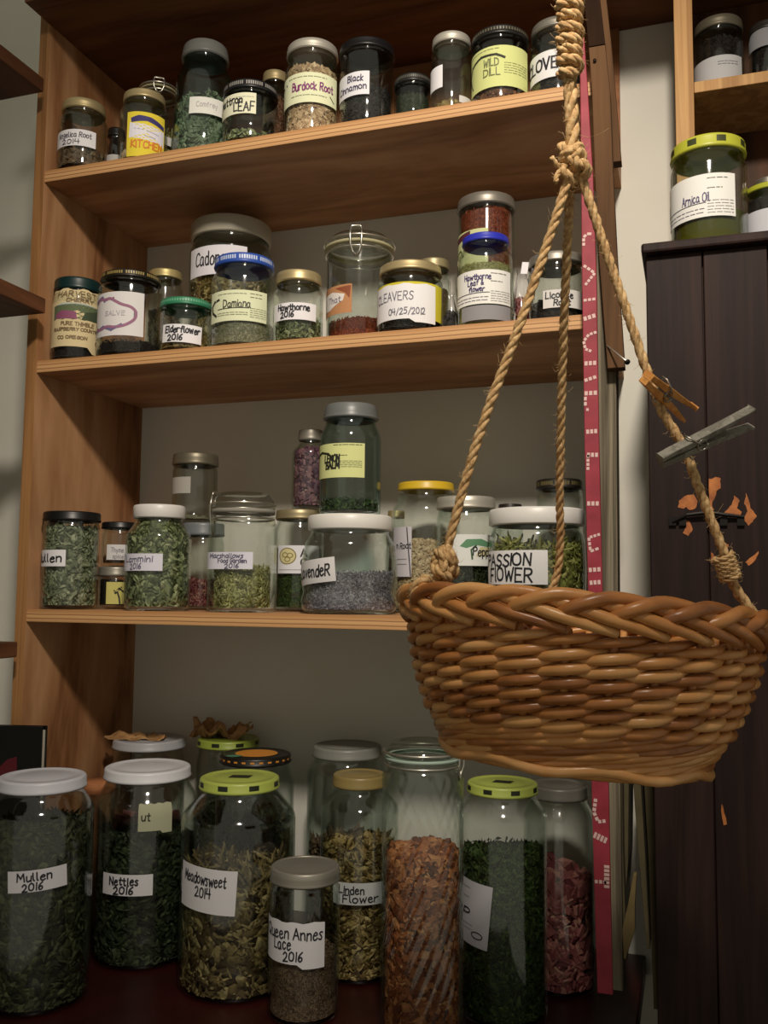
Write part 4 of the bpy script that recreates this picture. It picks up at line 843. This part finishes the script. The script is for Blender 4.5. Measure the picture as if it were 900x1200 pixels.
def crumple(name, c, sx, sy, amp, seed, mat, label, hole=.08, curl=.0):
    g = np.random.default_rng(seed); n = 22; ph = g.uniform(0, 6.3, 12); V = []; Fc = []
    edge = .88+.10*np.sin(np.arange(64)/63*2*PI*3+ph[6])+.06*np.sin(np.arange(64)/63*2*PI*7+ph[7])
    for j in range(n+1):
        for i in range(n+1):
            u, v = i/n*2-1, j/n*2-1
            a = math.atan2(v, u); q = np.interp((a+PI)/(2*PI)*63, range(64), edge); l = max(abs(u), abs(v)); rr = math.hypot(u, v)
            s = q*l/(rr+1e-6) if rr > 0 else 0; x, y = u*s, v*s
            z = amp*(.5*math.sin(4.1*x+ph[0])*math.cos(3.2*y+ph[1])+.35*math.sin(9*x+5*y+ph[2])+.25*math.cos(12*y-7*x+ph[3])+.12*math.sin(23*x+ph[4])*math.sin(19*y+ph[5]))+curl*(x*x+.6*y*y)
            V.append((x*sx, y*sy, max(z, -.15*amp)))
    for j in range(n):
        for i in range(n):
            if g.random() > hole: q = j*(n+1)+i; Fc.append((q, q+1, q+n+2, q+n+1))
    V = np.array(V); V[:, 2] -= V[:, 2].min()
    o = mesh(name, V, Fc, mat); o.location = c; s = o.modifiers.new('thick', 'SOLIDIFY'); s.thickness = .0007
    return tag(o, label, 'dry leaf', 'dry leaves on the bottom jars')
M_leaf = noisy('dry_leaf', [(0.25, '7a5834'), (0.5, 'a57c4e'), (0.75, 'c29c6c')], 45, .8, .4)
jb = {j[0].get('label'): j for j in JARS}
j1 = jb['jar with pale lid at the back left carrying a dry leaf']; j2 = jb['jar with olive green lid at the back under the dry leaves']
crumple('dry_leaf', (j1[1]-.022, j1[2]-.01, j1[3]+j1[5]+.0008), .062, .036, .009, 4, M_leaf, 'flat ragged dry leaf lying over the pale jar lid', .05)
crumple('dry_leaf', (j2[1]-.018, j2[2], j2[3]+j2[5]+.0008), .060, .035, .024, 15, M_leaf, 'tall crumpled brown dry leaf on the olive jar lid', .07, .012)
def bag(px, w, y0, Y, shelf, seed, label, dark):
    p = atY(px, (y0+375)/2, Y); k = mpp(p); R = w/2*k; H = float(atY(px, y0, Y-R)[2])-SHZ[shelf]
    root = empty('plastic_bag', (p[0], Y, SHZ[shelf]), label, 'plastic bag', 'plastic bags on the second shelf'); g = np.random.default_rng(seed); ph = g.uniform(0, 6, 8)
    def fn(x, y, z, a):
        q = 1+.16*math.sin(3*a+ph[0]+z*60)+.10*math.sin(7*a+ph[1]-z*140)+.06*math.sin(11*a+ph[2]+z*220); return x*q, y*q, z
    m = MB(); m.lathe([(.0004, .0004), (R*.7, .0004), (R, H*.12), (R*.95, H*.35), (R*.85, H*.6), (R*.55, H*.82), (R*.4, H*.93), (R*.5, H)], 40, fn=fn); m.build('clear_film', glass((.93, .93, .94), 'film', .12), root)
    rin = lambda z: np.full_like(np.asarray(z, float), R*.72)
    make_content(root, 'chunk', dark, H*.5, .004, rin, R*.75, 'dark dried pieces in the '+label, seed, (p[0], Y, SHZ[shelf]))
bag(612, 24, 312, .06, 2, 21, 'crumpled clear bag beside the rightmost second-shelf jar', 'rose')
bag(527, 20, 340, .05, 2, 22, 'crumpled clear bag between the dated jar and blue-lidded jar', 'black')
p = atY(615, 314, .045); a = p; k = mpp(p)
m = MB(); m.box((-4*k, 0, -7*k), (4*k, .0006, 7*k)); o = m.build('price_tag', M_paper('e9e6ea'), None, False); o.location = p; o.rotation_euler = (0, .15, 0); tag(o, 'small blank white tag beside the Licorice jar', 'tag')

# ------------------------------------------------------------------ wicker basket
BD = .72
bc = atD(680, 727, BD)
fh = np.array([FW[0], FW[1], 0]); fh /= np.linalg.norm(fh); rh = np.array([fh[1], -fh[0], 0])
Mb = Matrix(((rh[0], fh[0], 0), (rh[1], fh[1], 0), (0, 0, 1))) @ Matrix.Rotation(math.radians(4.6), 3, 'Y') @ Matrix.Rotation(math.radians(-2.5), 3, 'X')
bas = empty('wicker_basket', bc, 'woven honey-brown wicker basket hanging on jute rope', 'basket')
bas.rotation_euler = Mb.to_euler()
def bworld(v): return np.array(bc)+np.array(Mb @ Vector(v))
NS = 26; RB, RTp, HB = .094, .1305, .104
def wallr(z):          # z from -HB (base) to 0 (rim)
    t = (z+HB)/HB; return RB+(RTp-RB)*t+.006*math.sin(PI*t)
def M_wick():
    if 'wicker' in MATS: return MATS['wicker']
    m, nt, b = newmat('wicker'); L = nt.links.new
    tc = N(nt, 'ShaderNodeTexCoord'); mp = N(nt, 'ShaderNodeMapping'); mp.inputs['Scale'].default_value = (1, 1, 2.5); L(tc.outputs['Object'], mp.inputs[0])
    n1 = N(nt, 'ShaderNodeTexNoise'); n1.inputs['Scale'].default_value = 45; n1.inputs['Detail'].default_value = 6; L(mp.outputs[0], n1.inputs[0])
    oi = N(nt, 'ShaderNodeObjectInfo'); mx = N(nt, 'ShaderNodeMix'); mx.inputs[0].default_value = .5; L(n1.outputs[0], mx.inputs[2]); L(oi.outputs['Random'], mx.inputs[3])
    r = ramp(nt, [(0.15, '7d4a26'), (0.42, 'b3743e'), (0.62, 'cb9054'), (0.9, 'dcac72')]); L(mx.outputs[0], r.inputs[0]); L(r.outputs[0], b.inputs['Base Color'])
    b.inputs['Roughness'].default_value = .32
    n2 = N(nt, 'ShaderNodeTexNoise'); n2.inputs['Scale'].default_value = 300; L(tc.outputs['Object'], n2.inputs[0])
    bp = N(nt, 'ShaderNodeBump'); bp.inputs['Strength'].default_value = .12; bp.inputs['Distance'].default_value = .001; L(n2.outputs[0], bp.inputs['Height']); L(bp.outputs[0], b.inputs['Normal'])
    MATS['wicker'] = m; return m
WK = M_wick(); br = random.Random(5)
STH = [2*PI*(k+.35)/NS for k in range(NS)]
for k in range(NS):     # upright stakes
    a = STH[k]; pts = []
    for i in range(9):
        z = -HB+.002+(HB-.006)*i/8; r = wallr(z); pts.append((r*math.cos(a), r*math.sin(a), z))
    m = MB(); m.tube(pts, .0031, 8); m.build('stake', WK, bas)
DT = 2*PI/NS
def rand_round(z0, half, amp, rad, rise, name, jitter):
    """one round of short rods: each passes behind a stake, over the next ones and tucks in again, rising to the right"""
    m = MB(); pts = []; rr = []
    for i in range(17):
        t = -1+2*i/16; a = DT*half*t; z = z0+rise*t; r = wallr(z)+amp*(math.cos(PI*t*.92) if half < 1.3 else 1.25*math.cos(PI*t*.5)**.6-.55 if abs(t) < .999 else -amp*0-.55)
        pts.append((r*math.cos(a), r*math.sin(a), z)); rr.append(rad*(1-.42*abs(t)**1.4))
    m.tube(pts, rr, 9); me = None
    for k in range(NS):
        if me is None: o = m.build(name, WK, bas); me = o.data
        else: o = bpy.data.objects.new(name, me); COL.objects.link(o); o.parent = bas
        o.rotation_euler = (0, 0, STH[k]); o.location = (0, 0, br.uniform(-jitter, jitter))
for i in range(7): rand_round(-.0165-.0096*i, 1.12, .0054, .0040 if i else .0034, .0056, 'weaver', .0007)
for i in range(3): rand_round(-.0826-.0078*i, 1.9, .0046, .0034, .0068, 'waling_rod', .0009)
m = MB(); m.tube([((wallr(-HB)-.001)*math.cos(a), (wallr(-HB)-.001)*math.sin(a), -HB-.001) for a in np.linspace(0, 2*PI, 90, endpoint=False)], .0036, 8, True); m.build('foot_rod', WK, bas)
# plaited border: each rod rises from the inside, arches over the top and runs down the outside
for k in range(NS):
    pts = []; rr = []
    for i in range(26):
        u = i/25; a = STH[k]+DT*(-.30+4.3*u)
        key_u = [0, .05, .12, .25, .40, .55, .75, 1.0]
        ro = np.interp(u, key_u, [-.002, .008, .0115, .0075, .003, .0055, .009, .004])
        zo = np.interp(u, key_u, [-.001, .000, .0055, .0125, .0110, .0050, -.003, -.0105])
        r = RTp+.001+ro; pts.append((r*math.cos(a), r*math.sin(a), zo)); rr.append(.0047*(1-.30*max(0, u-.55)/.45)*(1 if i > 1 else .8))
    P = np.array(pts); Q = P.copy(); Q[1:-1] = (P[:-2]+2*P[1:-1]+P[2:])/4; Q[2:-2] = (Q[1:-3]+2*Q[2:-2]+Q[3:-1])/4
    m = MB(); m.tube(Q, rr, 10); m.build('border_rod', WK, bas)
for i in range(11):   # woven base
    r0 = .008+.0092*i; m = MB(); m.tube([(r0*math.cos(a), r0*math.sin(a), -HB+.001+.0022*math.cos(8*a+i*PI)) for a in np.linspace(0, 2*PI, 64, endpoint=False)], .0042, 7, True); m.build('base_rod', WK, bas)

# ------------------------------------------------------------------ jute rope
M_rope = noisy('jute', [(0.25, '8a6740'), (0.5, 'bf9a68'), (0.75, 'dcbf90')], 260, .85, .5, 4, .001)
rope = empty('jute_rope_hanger', atD(670, 0, .70), 'twisted jute rope sling with knots holding up the basket', 'rope')
ro0 = np.array(rope.location)
FZ = []
def resample(pts, step):
    pts = np.array(pts, float)
    # Catmull-Rom
    out = []; P = np.vstack([2*pts[0]-pts[1], pts, 2*pts[-1]-pts[-2]])
    for i in range(1, len(P)-2):
        l = np.linalg.norm(P[i+1]-P[i]); n = max(2, int(l/step))
        for j in range(n):
            t = j/n; out.append(.5*((2*P[i])+(-P[i-1]+P[i+1])*t+(2*P[i-1]-5*P[i]+4*P[i+1]-P[i+2])*t*t+(-P[i-1]+3*P[i]-3*P[i+1]+P[i+2])*t**3))
    out.append(pts[-1]); return np.array(out)
def cord(pts, R, name, pitch=.030, fuzz=True, mb=None):
    C_ = resample(pts, .0022); n = len(C_); T = np.gradient(C_, axis=0); T /= np.linalg.norm(T, axis=1)[:, None]+1e-12
    u = np.cross(T[0], [0.3, 1, 0.2]); u /= np.linalg.norm(u); m = mb or MB(); S = np.concatenate([[0], np.cumsum(np.linalg.norm(np.diff(C_, axis=0), axis=1))])
    Us = []
    for i in range(n):
        u = u-T[i]*(u@T[i]); u /= np.linalg.norm(u); Us.append(u.copy())
    Us = np.array(Us); Vs = np.cross(T, Us); g = np.random.default_rng(n)
    for k in range(3):
        a = 2*PI*k/3+2*PI*S/pitch; off = R*.50*(np.cos(a)[:, None]*Us+np.sin(a)[:, None]*Vs)
        m.tube(C_+off-ro0, R*.56*(1+.07*np.sin(S*400+k)+g.normal(0, .03, n)), 7)
    if fuzz:
        for _ in range(int(S[-1]/.0016)):
            i = g.integers(0, n); d = g.normal(size=3)+T[i]*.8; d -= .0; d /= np.linalg.norm(d); s0 = C_[i]+d*R*.8; l = g.uniform(.002, .007)
            FZ.append((s0-ro0, s0+d*l*.6+T[i]*l*.3-ro0, s0+d*l+g.normal(size=3)*l*.3-ro0))
    return None if mb else m.build(name, M_rope, rope)
RR = .0037
K0 = atD(671, 190, .70)
lp = bworld((-RTp*.985*math.cos(.18), -RTp*math.sin(.35), .012)); rpnt = bworld((RTp*.99, -RTp*.1, .010)); bpn = bworld((-.008, RTp*.97, .008))
cord([atD(668, -60, .70), atD(668, 40, .70), atD(669, 100, .70), atD(671, 160, .70), K0], .0052, 'main_cord', .042)
cord([atD(664, -60, .702), atD(663, 20, .700), atD(665, 95, .699), atD(668, 160, .70)], .0034, 'main_cord', .030)
wr = MB()    # lashing round the top of the cords
pts = []
for i in range(int(10*14)):
    t = i/(10*14); c = atD(667.5, -40+132*t, .70); a = 2*PI*10*t+.5*math.sin(17*t); r = .0080-.0012*t+.0006*math.sin(23*t); pts.append(c+r*(math.cos(a)*RT+math.sin(a)*FW))
cord(pts, .0038, 'lashing', .024, True)
def px_path(P): return [atD(x, y, d) for x, y, d in P]
kl = atD(519, 664, .705)
cord([K0]+px_path([(664, 216, .698), (640, 290, .70), (605, 392, .70), (570, 485, .702), (545, 565, .703)])+[kl], RR, 'left_cord')
cord([kl]+px_path([(508, 686, .700)])+[lp+np.array([0, 0, .006]), lp+(lp-np.array(bc))*.06+np.array([0, 0, -.006]), lp+np.array([0, 0, -.020])-(lp-np.array(bc))*.03], RR*1.15, 'left_loop')
cord([K0]+px_path([(684, 216, .698), (712, 300, .70), (737, 372, .70), (757, 432, .70), (775, 480, .70), (800, 523, .70), (826, 590, .703)])+[atD(850, 652, .705)], RR, 'right_cord')
cord([atD(850, 652, .705)]+px_path([(860, 685, .708)])+[rpnt+np.array([0, 0, .008]), rpnt+(rpnt-np.array(bc))*.05+np.array([0, 0, -.004]), rpnt+np.array([0, 0, -.022])], RR*1.1, 'right_loop')
cord([K0]+px_path([(668, 225, .71), (660, 400, .765), (656, 560, .815), (655, 660, .845)])+[bpn], RR, 'back_cord')
def knot(c, s, name, seed, R=RR, n=5):
    g = np.random.default_rng(seed); mb = MB()
    for k in range(n):
        ax = g.normal(size=3); ax /= np.linalg.norm(ax); u = np.cross(ax, [.2, .3, 1]); u /= np.linalg.norm(u); v = np.cross(ax, u); cc = c+g.normal(0, s*.22, 3)+np.array([0, 0, (k/(n-1)-.5)*s*1.5])
        cord([cc+s*(.75+.1*math.sin(3*a))*(math.cos(a)*u+math.sin(a)*v)+ax*s*.25*math.sin(2*a) for a in np.linspace(0, 2*PI*.95, 12)], R, '', .026, True, mb)
    mb.build(name, M_rope, rope)
knot(K0+np.array([0, 0, -.001]), .0095, 'top_knot', 3, RR*1.05, 7)
knot(kl, .0085, 'left_knot', 8, RR*1.05, 7)
KR = atD(851, 662, .705)
_ax = atD(862, 690, .708)-atD(848, 648, .705); _ax /= np.linalg.norm(_ax); _u = np.cross(_ax, FW); _u /= np.linalg.norm(_u); _v = np.cross(_ax, _u)
pts = [KR+_ax*(-.008+.020*a/(2*PI*6))+.0068*(math.cos(a)*_u+math.sin(a)*_v) for a in np.linspace(0, 2*PI*6, 84)]
cord(pts, .0021, 'knot_whipping', .016, True)
for (x, y, r) in [(838, 668, 10.5), (869, 659, 9.5)]:      # stubby cut ends
    c = atD(x, y, .694); q_ = r*mpp(c); d_ = c-KR; m = MB()
    m.tube([KR+d_*t for t in (.2, .5, .75, .95, 1.1, 1.25, 1.34)], [q_*f for f in (.5, .6, .85, 1.0, .98, .7, .25)], 12); m.build('cord_end', M_rope, rope)
for (x, y, ex, ey) in [(655, 195, 646, 184), (655, 202, 651, 214)]:
    mb = MB(); cord([K0, atD(x, y, .695), atD(ex, ey, .692)], .0022, '', .014, True, mb); mb.build('frayed_end', M_rope, rope)
fz = MB()
for tri in FZ: fz.tube(tri, [.00018, .00014, .00006], 3)
fz.tube([atD(676, 158, .70)-ro0, atD(690, 161, .69)-ro0, atD(703, 157, .685)-ro0, atD(714, 150, .68)-ro0], .00018, 3)
tag(fz.build('loose_fibres', plain('c9a877', .8), rope), kind='stuff')

# ------------------------------------------------------------------ clothespins on the right cord
def pin(A, B, side, mat, label, spread=.10, L=None, flip=1):
    A, B = np.array(A), np.array(B); ax = (B-A); L = np.linalg.norm(ax); ax /= L; s = np.array(side, float); s -= ax*(s@ax); s /= np.linalg.norm(s); w = np.cross(ax, s)
    root = empty('clothespin', A, label, 'clothespin', 'clothespins on the rope')
    W = .0040
    for sg in (-1, 1):
        m = MB(); rows = []
        for t, off, th in [(0, .0004, .0060), (.12, .0010, .0062), (.30, .0006, .0074), (.45, .0012, .0076), (.7, .0012+.22*L*spread*.8, .0062), (1.0, .0012+.55*L*spread, .0036)]:
            a = ax*L*t+s*sg*off; b = ax*L*t+s*sg*(off+th*.72); rows.append([a-w*W, a+w*W, b+w*W, b-w*W])
        V = [v for r in rows for v in r]; Fc = []
        for i in range(len(rows)-1):
            for k in range(4): l = (k+1) % 4; Fc.append((4*i+k, 4*i+l, 4*i+4+l, 4*i+4+k) if sg > 0 else (4*i+k, 4*i+4+k, 4*i+4+l, 4*i+l))
        n = len(rows)-1; Fc += [(0, 1, 2, 3), (4*n+3, 4*n+2, 4*n+1, 4*n)]
        m.add(V, Fc); bevel(m.build('wooden_prong', mat, root, False), .0006)
    m = MB(); c = ax*L*.42
    m.tube([c+.0042*(math.cos(a)*ax+math.sin(a)*s)+w*(-.0055+.011*a/(2*PI*5)) for a in np.linspace(0, 2*PI*5, 70)], .0007, 6)
    for sg in (-1, 1): m.tube([c+w*.0055*sg, c+w*.0058*sg+s*sg*.006-ax*.006, c+s*sg*.0088-ax*.009, c-w*.0052*sg+s*sg*.0088-ax*.009], .0007, 6)
    m.build('spring', plain('9a958a', .35, .9), root)
M_p1 = wood('pin_wood', [(.2, 'b87a3c'), (.8, 'd69a58')], grain=(30, 30, 30), scale=3); M_p2 = wood('pin_grey', [(.2, '67635a'), (.8, '8a867b')], grain=(30, 30, 30), scale=3)
pin(atD(757, 443, .672), atD(806, 484, .725), RT*.75+UP*.6, M_p1, 'warm brown wooden clothespin, the upper one on the rope', .10)
pin(atD(773, 540, .676), atD(881, 489, .690), UP+RT*.3-FW*.5, M_p2, 'weathered grey clothespin, the lower one on the rope', .12)
